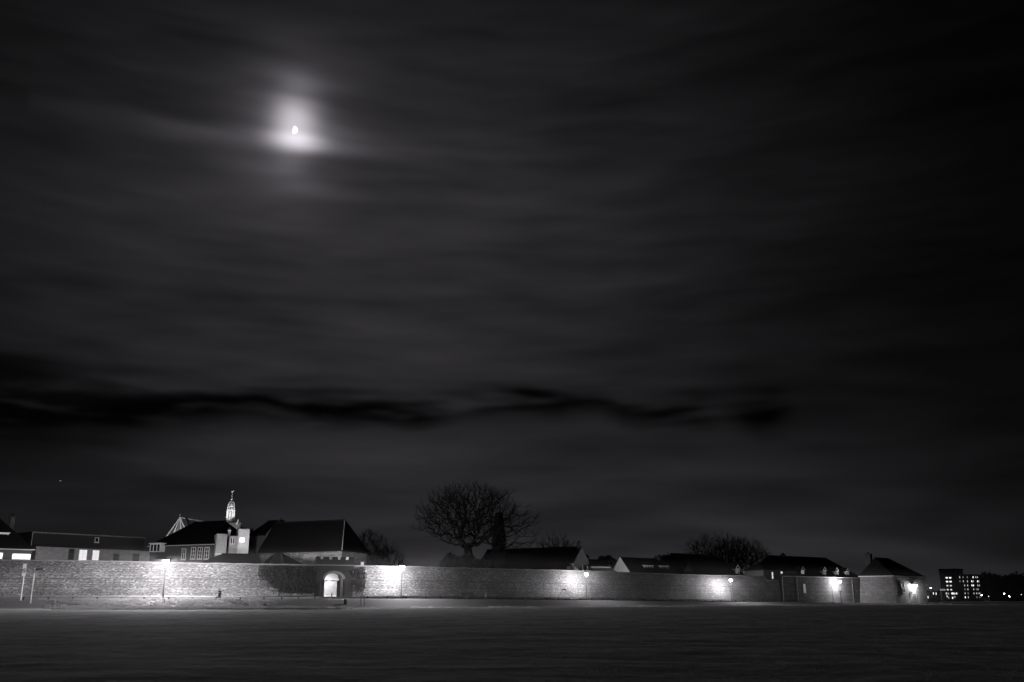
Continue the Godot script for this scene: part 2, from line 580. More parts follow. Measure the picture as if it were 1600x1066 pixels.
func make_walls() -> Node3D:
	var tops := []
	for k in [[-420, 876, 113.5], [0, 876, 114], [170, 878, 115.5], [250, 880, 116], [400, 882.5, 118], [490, 884, 120], [550, 885, 121.9], [620, 886, 124.5], [760, 889.5, 136], [900, 892.5, 150], [970, 895, 157], [1100, 899.5, 175], [1180, 900.5, 186], [1196, 901, 188.3], [1199, 907, 188.8], [1222, 907.5, 191.8]]:
		var p := at(k[0], k[1], k[2])
		tops.append(Vector2(at(k[0], 936, k[2]).x, p.y))
	var gx0 := at(493, 936, 120).x
	var gx1 := at(549, 936, 121.9).x
	wall_run(-112.0, gx0, tops, "long brick town wall running from the signposts to the gatehouse")
	wall_run(gx1, at(1221.5, 940, 191.7).x, tops, "brick town wall running from the gatehouse past the bench to the dormered row house")
	# gatehouse: a block with an arched opening, five merlons and two low piers
	var a := at(491, 936, 119.75)
	var b := at(550.5, 936, 121.6)
	a.y = 1.1 + LIFT
	b.y = 1.1 + LIFT
	var u := (b - a).normalized()
	var length := (b - a).length()
	var g := thing("gatehouse", "low brick gatehouse with battlements and a lit arched passage", "gatehouse", Transform3D(Basis(u, Vector3.UP, u.cross(Vector3.UP)), a))
	var k := length / 59.5          # metres for a pixel on this front
	var top := high(874.3, 120) - 1.1 - LIFT
	var xl := 14.6 * k
	var xr := 43.6 * k
	var spring := high(905.0, 120) - 1.1 - LIFT
	var crown := high(895.3, 120) - 1.1 - LIFT
	var st := S()
	var dep := -1.5
	var arc := []
	for i in 15:
		var f := i / 14.0
		var ang := PI * (1.0 - f)
		arc.append(Vector2((xl + xr) / 2 + cos(ang) * (xr - xl) / 2, spring + sin(ang) * (crown - spring)))
	# left and right jambs, then strips above the arch
	box(st, Vector3(0, -0.5, dep), Vector3(xl, top, 0))
	box(st, Vector3(xr, -0.5, dep), Vector3(length, top, 0))
	for i in 14:
		var p: Vector2 = arc[i]
		var q: Vector2 = arc[i + 1]
		hexa(st, [Vector3(p.x, p.y, 0), Vector3(q.x, q.y, 0), Vector3(q.x, q.y, dep), Vector3(p.x, p.y, dep), Vector3(p.x, top, 0), Vector3(q.x, top, 0), Vector3(q.x, top, dep), Vector3(p.x, top, dep)])
	part("gate_block", st, M.gate_brick, g)
	st = S()
	for i in 14:
		var p: Vector2 = arc[i]
		var q: Vector2 = arc[i + 1]
		var mid := Vector2((xl + xr) / 2, spring - 0.3)
		var p2 := p + (p - mid).normalized() * 0.26
		var q2 := q + (q - mid).normalized() * 0.26
		hexa(st, [Vector3(p.x, p.y - 0.003, 0.05), Vector3(q.x, q.y - 0.003, 0.05), Vector3(q.x, q.y - 0.003, -0.2), Vector3(p.x, p.y - 0.003, -0.2), Vector3(p2.x, p2.y, 0.05), Vector3(q2.x, q2.y, 0.05), Vector3(q2.x, q2.y, -0.2), Vector3(p2.x, p2.y, -0.2)])
	part("arch_ring", st, M.gate_stone, g)
	var mtop := high(869.7, 120) - 1.1 - LIFT
	for m in [[0.0, 6.3], [11.6, 20.0], [25.0, 33.6], [39.0, 45.6], [52.6, 59.5]]:
		part("merlon", bevel_box(Vector3(m[0] * k, top + 0.003, -0.5), Vector3(m[1] * k, mtop, -0.003), 0.03), M.gate_brick, g)
	part("string_course", bx(Vector3(-0.04, top - 0.75, -0.1), Vector3(length + 0.04, top - 0.63, 0.07)), M.gate_stone, g)
	for m in [[7.5, 13.0], [45.5, 51.0]]:
		var ph := high(909, 119) - 1.1 - LIFT
		st = S()
		hexa(st, [Vector3(m[0] * k, -0.5, 0.55), Vector3(m[1] * k, -0.5, 0.55), Vector3(m[1] * k, -0.5, 0.003), Vector3(m[0] * k, -0.5, 0.003), Vector3(m[0] * k, ph - 0.45, 0.5), Vector3(m[1] * k, ph - 0.45, 0.5), Vector3(m[1] * k, ph, 0.003), Vector3(m[0] * k, ph, 0.003)])
		part("pier", st, M.gate_brick, g)
	# the cottage seen through the arch, lit by the lane lamp
	var c := thing("lane_cottage", "small whitewashed cottage front seen through the gate arch", "cottage", Transform3D(Basis(u, Vector3.UP, u.cross(Vector3.UP)), a + u * (length * 0.5 - 5.7) - u.cross(Vector3.UP) * 9.0))
	var ch := high(906.0, 129) - 1.1 - LIFT
	part("wall", bx(Vector3(0, -0.3, -4), Vector3(8, ch, 0)), M.render_dark, c)
	part("roof", roof_solid(8, 4, ch + 0.05, ch + 1.6, 0, 0, 0.2, 0.2), M.slate, c)
	var d := window(c, Transform3D(Basis(), Vector3(3.15, 1.55, 0)), 0.5, 0.9, 2, 2, M.paint, M.glass_dark)
	d.name = "window"
	part("plinth", bx(Vector3(-0.01, -0.3, 0), Vector3(8.01, 0.35, 0.05)), M.render_grey, c)
	return g

# ---------------------------------------------------------------- buildings
# roof as a closed solid over a rectangle: u 0..L, depth 0..-W; hips in metres, 0 = gable
func roof_solid(L: float, W: float, he: float, hr: float, hl: float, hrr: float, ol := 0.3, orr := 0.3, of := 0.3) -> SurfaceTool:
	var st := S()
	var f := -0.14
	var e := [Vector3(-ol, he, of), Vector3(L + orr, he, of), Vector3(L + orr, he, -W - of), Vector3(-ol, he, -W - of)]
	var r0 := Vector3(hl if hl > 0 else -ol, hr, -W / 2)
	var r1 := Vector3(L - hrr if hrr > 0 else L + orr, hr, -W / 2)
	quad(st, e[0], e[1], r1, r0)
	quad(st, e[2], e[3], r0, r1)
	tri(st, e[3], e[0], r0)
	tri(st, e[1], e[2], r1)
	for i in 4:
		var j := (i + 1) % 4
		quad(st, e[i] + Vector3(0, f, 0), e[j] + Vector3(0, f, 0), e[j], e[i])
	quad(st, e[3] + Vector3(0, f, 0), e[2] + Vector3(0, f, 0), e[1] + Vector3(0, f, 0), e[0] + Vector3(0, f, 0))
	return st

func front(pxl: float, dl: float, pxr: float, dr: float, py: float, base := 1.0) -> Array:
	var a := at(pxl, py, dl)
	var b := at(pxr, py, dr)
	a.y = base
	b.y = base
	var u := (b - a).normalized()
	return [Transform3D(Basis(u, Vector3.UP, u.cross(Vector3.UP)), a), (b - a).length()]

func window(parent: Node, t: Transform3D, w: float, h: float, cols: int, rows: int, fm: Material, pm: Material) -> MeshInstance3D:
	var st := S()
	var b := 0.07
	box(st, Vector3(-w / 2, -h / 2, -0.03), Vector3(w / 2, -h / 2 + b, 0.07))
	box(st, Vector3(-w / 2, h / 2 - b, -0.03), Vector3(w / 2, h / 2, 0.07))
	for s in [-1, 1]:
		box(st, Vector3(s * (w / 2 - b / 2) - b / 2, -h / 2 + b, -0.03), Vector3(s * (w / 2 - b / 2) + b / 2, h / 2 - b, 0.07))
	for i in range(1, cols):
		var x := -w / 2 + w * i / cols
		box(st, Vector3(x - 0.03, -h / 2 + b, -0.03), Vector3(x + 0.03, h / 2 - b, 0.05))
	for i in range(1, rows):
		var y := -h / 2 + h * i / rows
		box(st, Vector3(-w / 2 + b, y - 0.028, -0.03), Vector3(w / 2 - b, y + 0.028, 0.045))
	var o := part("window", st, fm, parent, t)
	part("pane", bx(Vector3(-w / 2 + b / 2, -h / 2 + b / 2, -0.02), Vector3(w / 2 - b / 2, h / 2 - b / 2, 0.012)), pm, o)
	part("sill", bx(Vector3(-w / 2 - 0.06, -h / 2 - 0.07, -0.03), Vector3(w / 2 + 0.06, -h / 2 - 0.002, 0.12)), fm, o)
	return o

# a dormer: cheeks and face, then frame, pane and roof as its own pieces; p is the foot of its face
func dormer(parent: Node, p: Vector3, w: float, h: float, deep: float, gable: bool, body: Material, fm: Material, pm: Material, cols := 2, rows := 2) -> void:
	var o := part("dormer", bx(Vector3(-w / 2, 0, -deep), Vector3(w / 2, h, 0)), body, parent, Transform3D(Basis(), p))
	var st := S()
	var b := 0.1
	box(st, Vector3(-w / 2, 0.003, 0.003), Vector3(-w / 2 + b, h - 0.003, 0.09))
	box(st, Vector3(w / 2 - b, 0.003, 0.003), Vector3(w / 2, h - 0.003, 0.09))
	box(st, Vector3(-w / 2 + b, 0.003, 0.003), Vector3(w / 2 - b, b, 0.085))
	box(st, Vector3(-w / 2 + b, h - b, 0.003), Vector3(w / 2 - b, h - 0.003, 0.085))
	for i in range(1, cols):
		var x := -w / 2 + w * i / cols
		box(st, Vector3(x - 0.05, b, 0.003), Vector3(x + 0.05, h - b, 0.075))
	for i in range(1, rows):
		var y := h * i / rows
		box(st, Vector3(-w / 2 + b, y - 0.03, 0.003), Vector3(w / 2 - b, y + 0.03, 0.07))
	part("frame", st, fm, o)
	part("pane", bx(Vector3(-w / 2 + b * 0.6, b * 0.6, 0.002), Vector3(w / 2 - b * 0.6, h - b * 0.6, 0.03)), pm, o)
	st = S()
	if gable:
		var rise := w * 0.55
		for s in [-1, 1]:
			hexa(st, [Vector3(s * (w / 2 + 0.18), h - 0.14, 0.2), Vector3(0, h + rise, 0.2), Vector3(0, h + rise, -deep), Vector3(s * (w / 2 + 0.18), h - 0.14, -deep), Vector3(s * (w / 2 + 0.18), h - 0.02, 0.2), Vector3(0, h + rise + 0.12, 0.2), Vector3(0, h + rise + 0.12, -deep), Vector3(s * (w / 2 + 0.18), h - 0.02, -deep)])
		part("roof", st, M.roof, o)
		st = S()
		for s in [-1, 1]:
			hexa(st, [Vector3(s * (w / 2 + 0.16), h - 0.16, 0.26), Vector3(0, h + rise - 0.03, 0.26), Vector3(0, h + rise - 0.03, 0.203), Vector3(s * (w / 2 + 0.16), h - 0.16, 0.203), Vector3(s * (w / 2 + 0.16), h, 0.26), Vector3(0, h + rise + 0.13, 0.26), Vector3(0, h + rise + 0.13, 0.203), Vector3(s * (w / 2 + 0.16), h, 0.203)])
		part("verge_board", st, fm, o)
		st = S()
		tri(st, Vector3(-w / 2, h + 0.003, -0.02), Vector3(w / 2, h + 0.003, -0.02), Vector3(0, h + rise - 0.02, -0.02))
		tri(st, Vector3(-w / 2, h + 0.003, -0.12), Vector3(0, h + rise - 0.02, -0.12), Vector3(w / 2, h + 0.003, -0.12))
		part("tympanum", st, M.shutter, o)
	else:
		box(st, Vector3(-w / 2 - 0.15, h + 0.003, -deep), Vector3(w / 2 + 0.15, h + 0.14, 0.22))
		part("roof", st, fm, o)

func chimney(parent: Node, p: Vector3, w: float, d: float, h: float, m: Material) -> void:
	var o := part("chimney", bevel_box(Vector3(-w / 2, 0, -d / 2), Vector3(w / 2, h, d / 2), 0.02), m, parent, Transform3D(Basis(), p))
	part("cap", bevel_box(Vector3(-w / 2 - 0.07, h + 0.003, -d / 2 - 0.07), Vector3(w / 2 + 0.07, h + 0.13, d / 2 + 0.07), 0.02), m, o)
	for s in [-0.22, 0.22]:
		part("pot", lathe([[0.0, h + 0.135], [0.11, h + 0.135], [0.09, h + 0.45], [0.0, h + 0.45]], 8, false, Vector3(s * w, 0, 0)), M.shutter, o)

# an ordinary house: wall, roof, gutter. Returns [node, length, eave height, ridge height]
func house(called: String, label: String, category: String, fr: Array, depth: float, he: float, hr: float, hl: float, hrr: float, wm: Material, rm: Material, gutter: Material, ol := 0.3, orr := 0.3) -> Node3D:
	var t := thing(called, label, category, fr[0])
	var L: float = fr[1]
	part("wall", bx(Vector3(0, -1.2, -depth), Vector3(L, he - 0.15, 0)), wm, t)
	part("roof", roof_solid(L, depth, he, hr, hl, hrr, ol, orr), rm, t)
	if gutter:
		part("gutter", bx(Vector3(-ol - 0.02, he - 0.13, 0.304), Vector3(L + orr + 0.02, he - 0.01, 0.43)), gutter, t)
	var rx0 := hl if hl > 0 else -ol
	var rx1 := L - hrr if hrr > 0 else L + orr
	var st := S()
	tube(st, Vector3(rx0, hr, -depth / 2), Vector3(rx1, hr, -depth / 2), 0.11, 0.11, 6)
	part("ridge", st, rm, t)
	return t

func gable_wall(t: Node3D, x0: float, x1: float, depth: float, he: float, hr: float, m: Material) -> void:
	var st := S()
	var a := [Vector3(x0, -1.2, 0.0), Vector3(x0, -1.2, -depth), Vector3(x0, he, -depth), Vector3(x0, hr, -depth / 2), Vector3(x0, he, 0.0)]
	var dx := Vector3(x1 - x0, 0, 0)
	for k in [[0, 1, 2], [0, 2, 4], [4, 2, 3]]:
		tri(st, a[k[0]], a[k[1]], a[k[2]])
		tri(st, a[k[2]] + dx, a[k[1]] + dx, a[k[0]] + dx)
	for i in 5:
		var j := (i + 1) % 5
		quad(st, a[i], a[j], a[j] + dx, a[i] + dx)
	part("gable", st, m, t)

func on_front(fr: Array, px: float, py: float, z := 0.0) -> Vector3:   # where the line of sight meets the front of a building
	var t: Transform3D = fr[0]
	var r := ray(px, py)
	var o := Vector3(0, EYE, 0)
	var n := t.basis.z
	var k := ((t.origin + n * z) - o).dot(n) / r.dot(n)
	return t.affine_inverse() * (o + r * k)

func make_buildings() -> void:
	var fr: Array
	var t: Node3D
	var L: float
	var p: Vector3
	var he: float
	var hr: float
	# ---- house at the far left, its roof end and lit long window in view
	fr = front(-95, 119, 50, 125.2, 858)
	L = fr[1]
	he = high(858, 124) - 1.0
	hr = high(796, 128) - 1.0
	t = house("corner_house", "dark hipped house with a chimney and a long lit window above the signposts", "house", fr, 8.0, he, hr, 2.5, 5.4, M.dark_wall, M.roof, M.zinc)
	p = on_front(fr, 33, 870)
	window(t, Transform3D(Basis(), p), 2.2, 0.75, 3, 1, M.paint, M.lit_bright)
	p = on_front(fr, -2, 868.5)
	window(t, Transform3D(Basis(), p), 0.9, 0.8, 1, 1, M.paint, M.lit_bright)
	p = on_front(fr, 4, 846, -1.2)
	dormer(t, Vector3(p.x, p.y, -1.2), 1.1, 1.0, 2.0, false, M.dark_wall, M.paint, M.glass_dark, 1, 1)
	p = on_front(fr, 17, 826, -3.4)
	chimney(t, Vector3(p.x, p.y - 1.6, -3.4), 0.6, 0.6, 3.1, M.dark_wall)

	# ---- flat-roofed two storey block
	fr = front(55, 128.5, 234, 141, 866)
	L = fr[1]
	t = thing("flat_roofed_building", "long flat-roofed building with a dark upper storey and two lit windows", "building", fr[0])
	he = high(856, 129) - 1.0
	part("wall", bx(Vector3(0, -1, -8), Vector3(L, he, 0)), M.render_dark, t)
	part("roof_edge", bx(Vector3(-0.06, he + 0.003, -8.05), Vector3(L + 0.06, he + 0.14, 0.08)), M.render_dark, t)
	var up := high(833.5, 133) - 1.0
	part("upper_wall", bx(Vector3(1.0, he + 0.145, -11), Vector3(L + 1.0, up, -4.0)), M.shutter, t)
	part("end_wall", bx(Vector3(0.9, he + 0.145, -11.0), Vector3(0.997, up - 0.003, -4.0)), M.old_white, t)
	part("parapet", bx(Vector3(0.85, up + 0.003, -11.1), Vector3(L + 1.1, up + 0.16, -3.9)), M.render_dark, t)
	for w in [[129, 868, 1.15, 1.55, M.lit], [149, 868.5, 1.0, 1.5, M.lit]]:
		p = on_front(fr, w[0], w[1])
		window(t, Transform3D(Basis(), p), w[2], w[3], 2, 3, M.paint, w[4])
	for w in [[181, 871, 0.9, 1.0], [212, 871.5, 1.0, 1.1], [111, 866, 0.8, 1.5]]:
		p = on_front(fr, w[0], w[1])
		window(t, Transform3D(Basis(), p), w[2], w[3], 1, 2, M.shutter, M.glass_dark)
	p = on_front(fr, 151, 844, -4)
	window(t, Transform3D(Basis(), p), 0.6, 0.7, 1, 1, M.paint, M.glass_dark)
	for v in [[70, 831], [161.5, 834]]:
		p = on_front(fr, v[0], v[1], -5)
		var st := S()
		tube(st, Vector3(p.x, up + 0.16, -5), Vector3(p.x, up + 0.85, -5), 0.1, 0.1, 8)
		part("vent_pipe", st, M.dark_metal, t)

	# ---- large dark hipped house with white sash windows
	fr = front(236, 142, 338, 137, 852)
	L = fr[1]
	he = high(851.5, 139) - 1.0
	hr = high(815.5, 143.5) - 1.0
	t = house("hipped_house", "large dark hipped house with tall white sash windows below the church", "house", fr, 9.0, he, hr, 3.7, 2.6, M.dark_wall, M.roof, M.zinc, 0.3, 0.6)
	for x in [300, 310.5, 321]:
		p = on_front(fr, x + 2, 864.5)
		window(t, Transform3D(Basis(), p), 0.85, 1.7, 2, 3, M.paint, M.glass_dark)
	p = on_front(fr, 287, 866)
	window(t, Transform3D(Basis(), p), 0.8, 1.6, 2, 2, M.paint, M.glass_dark)
	p = on_front(fr, 242, 862.5, 0.9)
	dormer(t, Vector3(p.x, p.y, 0.9), 2.0, 1.15, 1.2, false, M.white, M.paint, M.glass_dark, 3, 1)
	for w in [[311, 838.5, 0.55, M.lit_dim], [328, 837.5, 0.5, M.lit_dim]]:
		p = on_front(fr, w[0], w[1], -1.55)
		window(t, Transform3D(Basis(Vector3.RIGHT, -0.72), p), w[2], 0.42, 1, 1, M.shutter, w[3])
	# ---- plain rendered annex beside it
	fr = front(337.5, 135.2, 354, 135.75, 850)
	t = thing("rendered_annex", "plain grey rendered box annex beside the hipped house", "annex", fr[0])
	L = fr[1]
	part("wall", bx(Vector3(0, -1, -3.5), Vector3(L, high(834.5, 135.5) - 1.0, 0)), M.render_grey, t)
	part("parapet", bx(Vector3(-0.05, high(834.5, 135.5) - 0.997, -3.55), Vector3(L + 0.05, high(833.6, 135.5) - 1.0, 0.05)), M.roof, t)
	part("gutter", bx(Vector3(-0.1, high(866.5, 135) - 1.0, 0.003), Vector3(L + 2.0, high(865, 135) - 1.0, 0.25)), M.paint, t)
	# ---- white stepped house with one lit window
	fr = front(357.5, 137.4, 388.5, 138.35, 850)
	L = fr[1]
	t = thing("white_house", "white rendered house with stepped flat roofs and one lit window", "house", fr[0])
	var mid := L * 0.44
	part("low_wing", bx(Vector3(0, -1, -5), Vector3(mid - 0.004, high(838, 138) - 1.0, -0.1)), M.render_grey, t)
	part("tall_wing", bx(Vector3(mid, -1, -5), Vector3(L, high(827, 138) - 1.0, 0)), M.white, t)
	part("roof_edge", bx(Vector3(mid - 0.06, high(827, 138) - 0.997, -5.06), Vector3(L + 0.06, high(826, 138) - 1.0, 0.06)), M.shutter, t)
	p = on_front(fr, 378, 844)
	window(t, Transform3D(Basis(), p), 0.82, 0.78, 1, 1, M.paint, M.lit_bright)
	for x in [361.5, 365.0]:
		p = on_front(fr, x, 845, -0.1)
		window(t, Transform3D(Basis(), p), 0.3, 0.95, 1, 1, M.paint, M.glass_dark)
	p = on_front(fr, 358.6, 829, -1.0)
	chimney(t, Vector3(p.x, high(838, 138) - 1.0, -1.2), 0.35, 0.35, 0.8, M.white)

	# ---- the large barn-like roof behind the gate
	fr = front(407, 139, 534, 133, 860)
	L = fr[1]
	he = high(860, 133) - 1.0
	hr = high(812.5, 136.4) - 1.0
	t = house("barn_house", "big brick barn-like house with a steep black hipped roof behind the gatehouse", "house", fr, 6.2, he, hr, 0.0, 1.9, M.brick_plain, M.roof, null, 0.3, 0.25)
	var st := S()
	tube(st, Vector3(L + 0.25, he + 0.03, 0.3), Vector3(L - 1.9, hr + 0.05, -3.1), 0.055, 0.055, 6)
	part("hip_ridge", st, M.zinc, t)
	st = S()
	tube(st, Vector3(L + 0.25, he + 0.03, -6.5), Vector3(L - 1.9, hr + 0.05, -3.1), 0.055, 0.055, 6)
	part("hip_ridge", st, M.roof, t)
	p = on_front(fr, 541.5, 873, -1.0)
	window(t, Transform3D(Basis(Vector3.UP, PI / 2), Vector3(L, p.y, -1.4)), 0.5, 0.5, 1, 1, M.paint, M.lit_dim)
	window(t, Transform3D(Basis(Vector3.UP, PI / 2), Vector3(L, high(881, 137) - 1.0, -5.2)), 0.75, 0.55, 2, 1, M.paint, M.lit)
	# ---- narrow house with a round-topped gable between the white house and the barn
	fr = front(388.5, 143.5, 414, 141.5, 860)
	L = fr[1]
	he = high(836, 142.5) - 1.0
	hr = high(814.5, 145.5) - 1.0
	t = house("gabled_house", "narrow dark house with a rounded parapet gable beside the barn roof", "house", fr, 5.5, he, hr, 0.7, 0.0, M.dark_wall, M.roof, null, 0.2, 0.0)
	st = S()
	var prev := Vector3.ZERO
	for i in 13:
		var f := i / 12.0
		var q := Vector3(L + 0.06, he + 0.1 + (hr - he + 0.25) * sin(PI * f * 0.5 if f < 0.5 else PI * (1 - f) * 0.5) * 1.42, -5.5 * f)
		if i > 0:
			hexa(st, [Vector3(L + 0.003, he - 2.0, prev.z), Vector3(L + 0.2, he - 2.0, prev.z), Vector3(L + 0.2, he - 2.0, q.z), Vector3(L + 0.003, he - 2.0, q.z), Vector3(L + 0.003, prev.y, prev.z), Vector3(L + 0.2, prev.y, prev.z), Vector3(L + 0.2, q.y, q.z), Vector3(L + 0.003, q.y, q.z)])
		prev = q
	part("parapet_gable", st, M.render_dark, t)

	# ---- low dark outbuilding just inside the wall
	fr = front(298, 121.5, 412, 124, 884)
	L = fr[1]
	t = house("low_outbuilding", "long low black-roofed outbuilding tucked behind the wall below the white house", "outbuilding", fr, 5.0, high(886, 122) - 1.0, high(866.5, 126) - 1.0, 3.6, 1.0, M.dark_wall, M.roof, null)
	# ---- garden shed with a ribbed roof
	fr = front(404, 123.0, 480, 124.5, 885)
	L = fr[1]
	he = high(885.5, 123.5) - 1.0
	hr = high(864.5, 126) - 1.0
	t = house("garden_shed", "low shed with a ribbed black hipped roof against the inside of the wall", "shed", fr, 4.0, he, hr, 2.0, 3.3, M.dark_wall, M.roof, null, 0.1, 0.1)
	var rib := bx(Vector3(-0.03, -0.01, -0.03), Vector3(0.03, 0.05, 0.03))
	for i in 8:
		var f := 2.0 + i * 0.17 + 0.02
		st = S()
		var foot := Vector3(lerpf(1.2, 3.2, i / 7.0), he + 0.02, 0.3)
		tube(st, foot, Vector3(minf(f, L - 3.35), hr, -1.97), 0.035, 0.035, 5)
		part("roof_rib", st, M.metal, t)

	# ---- long dark roof behind the oak
	fr = front(744, 171, 889, 161, 880)
	L = fr[1]
	he = high(890, 163) - 1.0
	hr = high(855, 165) - 1.0
	t = house("long_roofed_house", "long low house with an unbroken black roof and one lit skylight beside the conifer", "house", fr, 8.0, he, hr, 0.0, 0.0, M.dark_wall, M.roof, null)
	p = on_front(fr, 786, 871.5, -2.2)
	window(t, Transform3D(Basis(Vector3.RIGHT, -0.72), p + Vector3(0, 0.2, 0)), 0.75, 0.6, 1, 1, M.shutter, M.lit_bright)
	chimney(t, Vector3(L - 0.1, hr - 0.3, -4.0), 0.55, 0.7, 0.9, M.dark_wall)
	gable_wall(t, L + 0.31, L + 0.4, 8.0, he, hr, M.dark_wall)

	# ---- small white outhouse gable with two flues by the third lamp
	fr = front(897.5, 158, 908, 159.5, 890)
	L = fr[1]
	t = thing("white_outhouse", "little white gable end with a stack just above the wall coping", "outhouse", fr[0])
	st = S()
	hexa(st, [Vector3(0, 0, 0), Vector3(L, 0, 0), Vector3(L, 0, -1.5), Vector3(0, 0, -1.5), Vector3(0, high(885, 158.5) - 1, 0), Vector3(L, high(893, 158.5) - 1, 0), Vector3(L, high(893, 158.5) - 1, -1.5), Vector3(0, high(885, 158.5) - 1, -1.5)])
	part("wall", st, M.white, t)
	part("stack", bevel_box(Vector3(-0.05, 3.0, -0.9), Vector3(0.4, high(880.5, 158.5) - 1, -0.4), 0.03), M.old_white, t)
	for v in [[910, 884.5, 161.0, "thick pale flue pipe next to the little white outhouse"], [918, 886, 163.0, "thin pale flue pipe between the thick flue and the pale shed"]]:
		p = at(v[0], v[1], v[2])
		t = thing("flue_pipe", v[3], "flue", here(Vector3(p.x, 1.0, p.z)))
		st = S()
		tube(st, Vector3.ZERO, Vector3(0, p.y - 1.0, 0), 0.11, 0.11, 8)
		part("pipe", st, M.paint, t)
		part("cowl", lathe([[0.0, 0.0], [0.17, 0.0], [0.15, 0.12], [0.0, 0.2]], 8, false, Vector3(-0.04, p.y - 1.0, 0)), M.paint, t)
	# ---- pale roofed shed
	fr = front(928, 163, 964, 166, 892)
	L = fr[1]
	t = house("pale_shed", "low shed with a pale sloping sheet roof beside the white gable", "shed", fr, 3.6, high(894.5, 164) - 1.0, high(886.5, 166) - 1.0, 0.8, 0.0, M.render_grey, M.render_grey, null, 0.1, 0.1)
	# ---- dark bungalow behind it
	fr = front(903, 185, 968, 192, 885)
	L = fr[1]
	t = house("dark_bungalow", "unlit bungalow with a plain black roof behind the pale shed", "house", fr, 8.0, high(892, 187) - 1.0, high(874.5, 192) - 1.0, 2.0, 2.0, M.dark_wall, M.roof, null)
	chimney(t, Vector3(L * 0.55, high(876, 192) - 1.2, -4.0), 0.6, 0.6, 0.9, M.dark_wall)
	# ---- house with white gable and two wide dormers
	fr = front(984, 170, 1058, 178, 892)
	L = fr[1]
	he = high(895, 172) - 1.0
	hr = high(873, 176) - 1.0
	t = house("white_gabled_house", "black-roofed house with a white gable end and two wide white dormers", "house", fr, 4.4, he, hr, 0.0, 1.6, M.dark_wall, M.roof, null, -0.02, 0.2)
	gable_wall(t, -0.06, 0.0, 4.5, he + 0.02, hr + 0.08, M.white)
	p = on_front(fr, 1013.5, 894.5, -0.6)
	dormer(t, Vector3(p.x, p.y, -0.6), 2.2, 1.12, 1.6, false, M.white, M.paint, M.glass_dark, 3, 1)
	p = on_front(fr, 1038, 895, -0.6)
	dormer(t, Vector3(p.x, p.y, -0.6), 2.1, 1.12, 1.6, false, M.white, M.paint, M.glass_dark, 3, 1)
	chimney(t, Vector3(L - 2.6, hr - 0.35, -2.2), 0.7, 0.5, 0.55, M.dark_wall)
	# ---- hipped house with two pointed dormers by the fourth lamp
	fr = front(1066, 186, 1170, 200, 895)
	L = fr[1]
	he = high(900, 190) - 1.0
	hr = high(867, 197) - 1.0
	t = house("pointed_dormer_house", "black hipped house with two pointed dormers beside the wide-dormered white gable house", "house", fr, 9.0, he, hr, 3.0, 5.0, M.dark_wall, M.roof, null)
	for x in [1152.5, 1164.5]:
		p = on_front(fr, x, 898.5, -0.5)
		dormer(t, Vector3(p.x, p.y, -0.5), 1.05, 1.35, 2.4, true, M.dark_wall, M.paint, M.glass_dark, 2, 1)
	p = on_front(fr, 1076, 897, -0.4)
	dormer(t, Vector3(p.x, p.y, -0.4), 2.1, 0.9, 2.0, true, M.dark_wall, M.wood, M.shutter, 1, 1)

	# ---- dark lean-to on the end of the wall, two lit windows
	fr = front(1193, 193.5, 1244, 199.5, 895)
	L = fr[1]
	he = high(891, 196) - 1.0
	hr = high(880, 198.5) - 1.0
	t = house("wall_end_house", "small dark house on the wall end with two lit windows", "house", fr, 5.0, he, hr, 2.0, 0.0, M.dark_wall, M.roof, null)
	p = on_front(fr, 1207, 899.5)
	window(t, Transform3D(Basis(), p), 0.62, 1.45, 1, 2, M.shutter, M.lit)
	p = on_front(fr, 1221.3, 895.7)
	window(t, Transform3D(Basis(), p), 0.6, 0.65, 2, 2, M.paint, M.lit_bright)
	# ---- long pale house that continues the wall
	fr = front(1223, 196.5, 1344.5, 213, 902, 0.3)
	L = fr[1]
	he = high(901.5, 204) - 0.3
	hr = high(871, 209) - 0.3
	t = house("dormered_row_house", "long pale plastered house with a white cornice and four dormers at the wall's end", "house", fr, 9.0, he, hr, 1.5, 5.5, M.limewashed, M.roof, M.paint)
	p = on_front(fr, 1253, 899, -0.5)
	dormer(t, Vector3(p.x, he + 0.12, -0.3), 1.05, 1.2, 2.2, true, M.dark_wall, M.paint, M.lit_dim, 2, 2)
	for x in [1287, 1306, 1323]:
		p = on_front(fr, x, 899, -0.5)
		dormer(t, Vector3(p.x, he + 0.12, -0.3), 1.1, 1.25, 2.2, true, M.old_white, M.paint, M.glass_dark, 2, 1)
	p = on_front(fr, 1257, 919.5)
	window(t, Transform3D(Basis(), p), 0.75, 1.75, 2, 4, M.paint, M.lit_dim)
	part("plinth", bx(Vector3(-0.01, -0.4, 0.0), Vector3(L - 0.1, 0.45, 0.12)), M.render_grey, t)
	chimney(t, Vector3(0.6, hr - 0.4, -4.5), 0.6, 0.6, 0.8, M.dark_wall)
	chimney(t, Vector3(6.6, hr - 0.4, -4.5), 0.9, 0.6, 0.7, M.dark_wall)
	for x in [1246.0, 1300.0, 1332.0]:
		p = on_front(fr, x, 920)
		st = S()
		tube(st, Vector3(p.x, 0.0, 0.08), Vector3(p.x, he - 0.2, 0.08), 0.05, 0.05, 6)
		part("downpipe", st, M.zinc, t)
	# ---- corner house with the tall chimney
	fr = front(1396.5, 205, 1446, 217, 915, 0.1)
	L = fr[1]
	he = high(899.6, 205) - 0.1
	hr = high(872, 211) - 0.1
	t = thing("corner_tower_house", "hipped corner house with battered pale walls and a tall chimney at the wall's end", "house", fr[0])
	var bt := 0.55
	st = S()
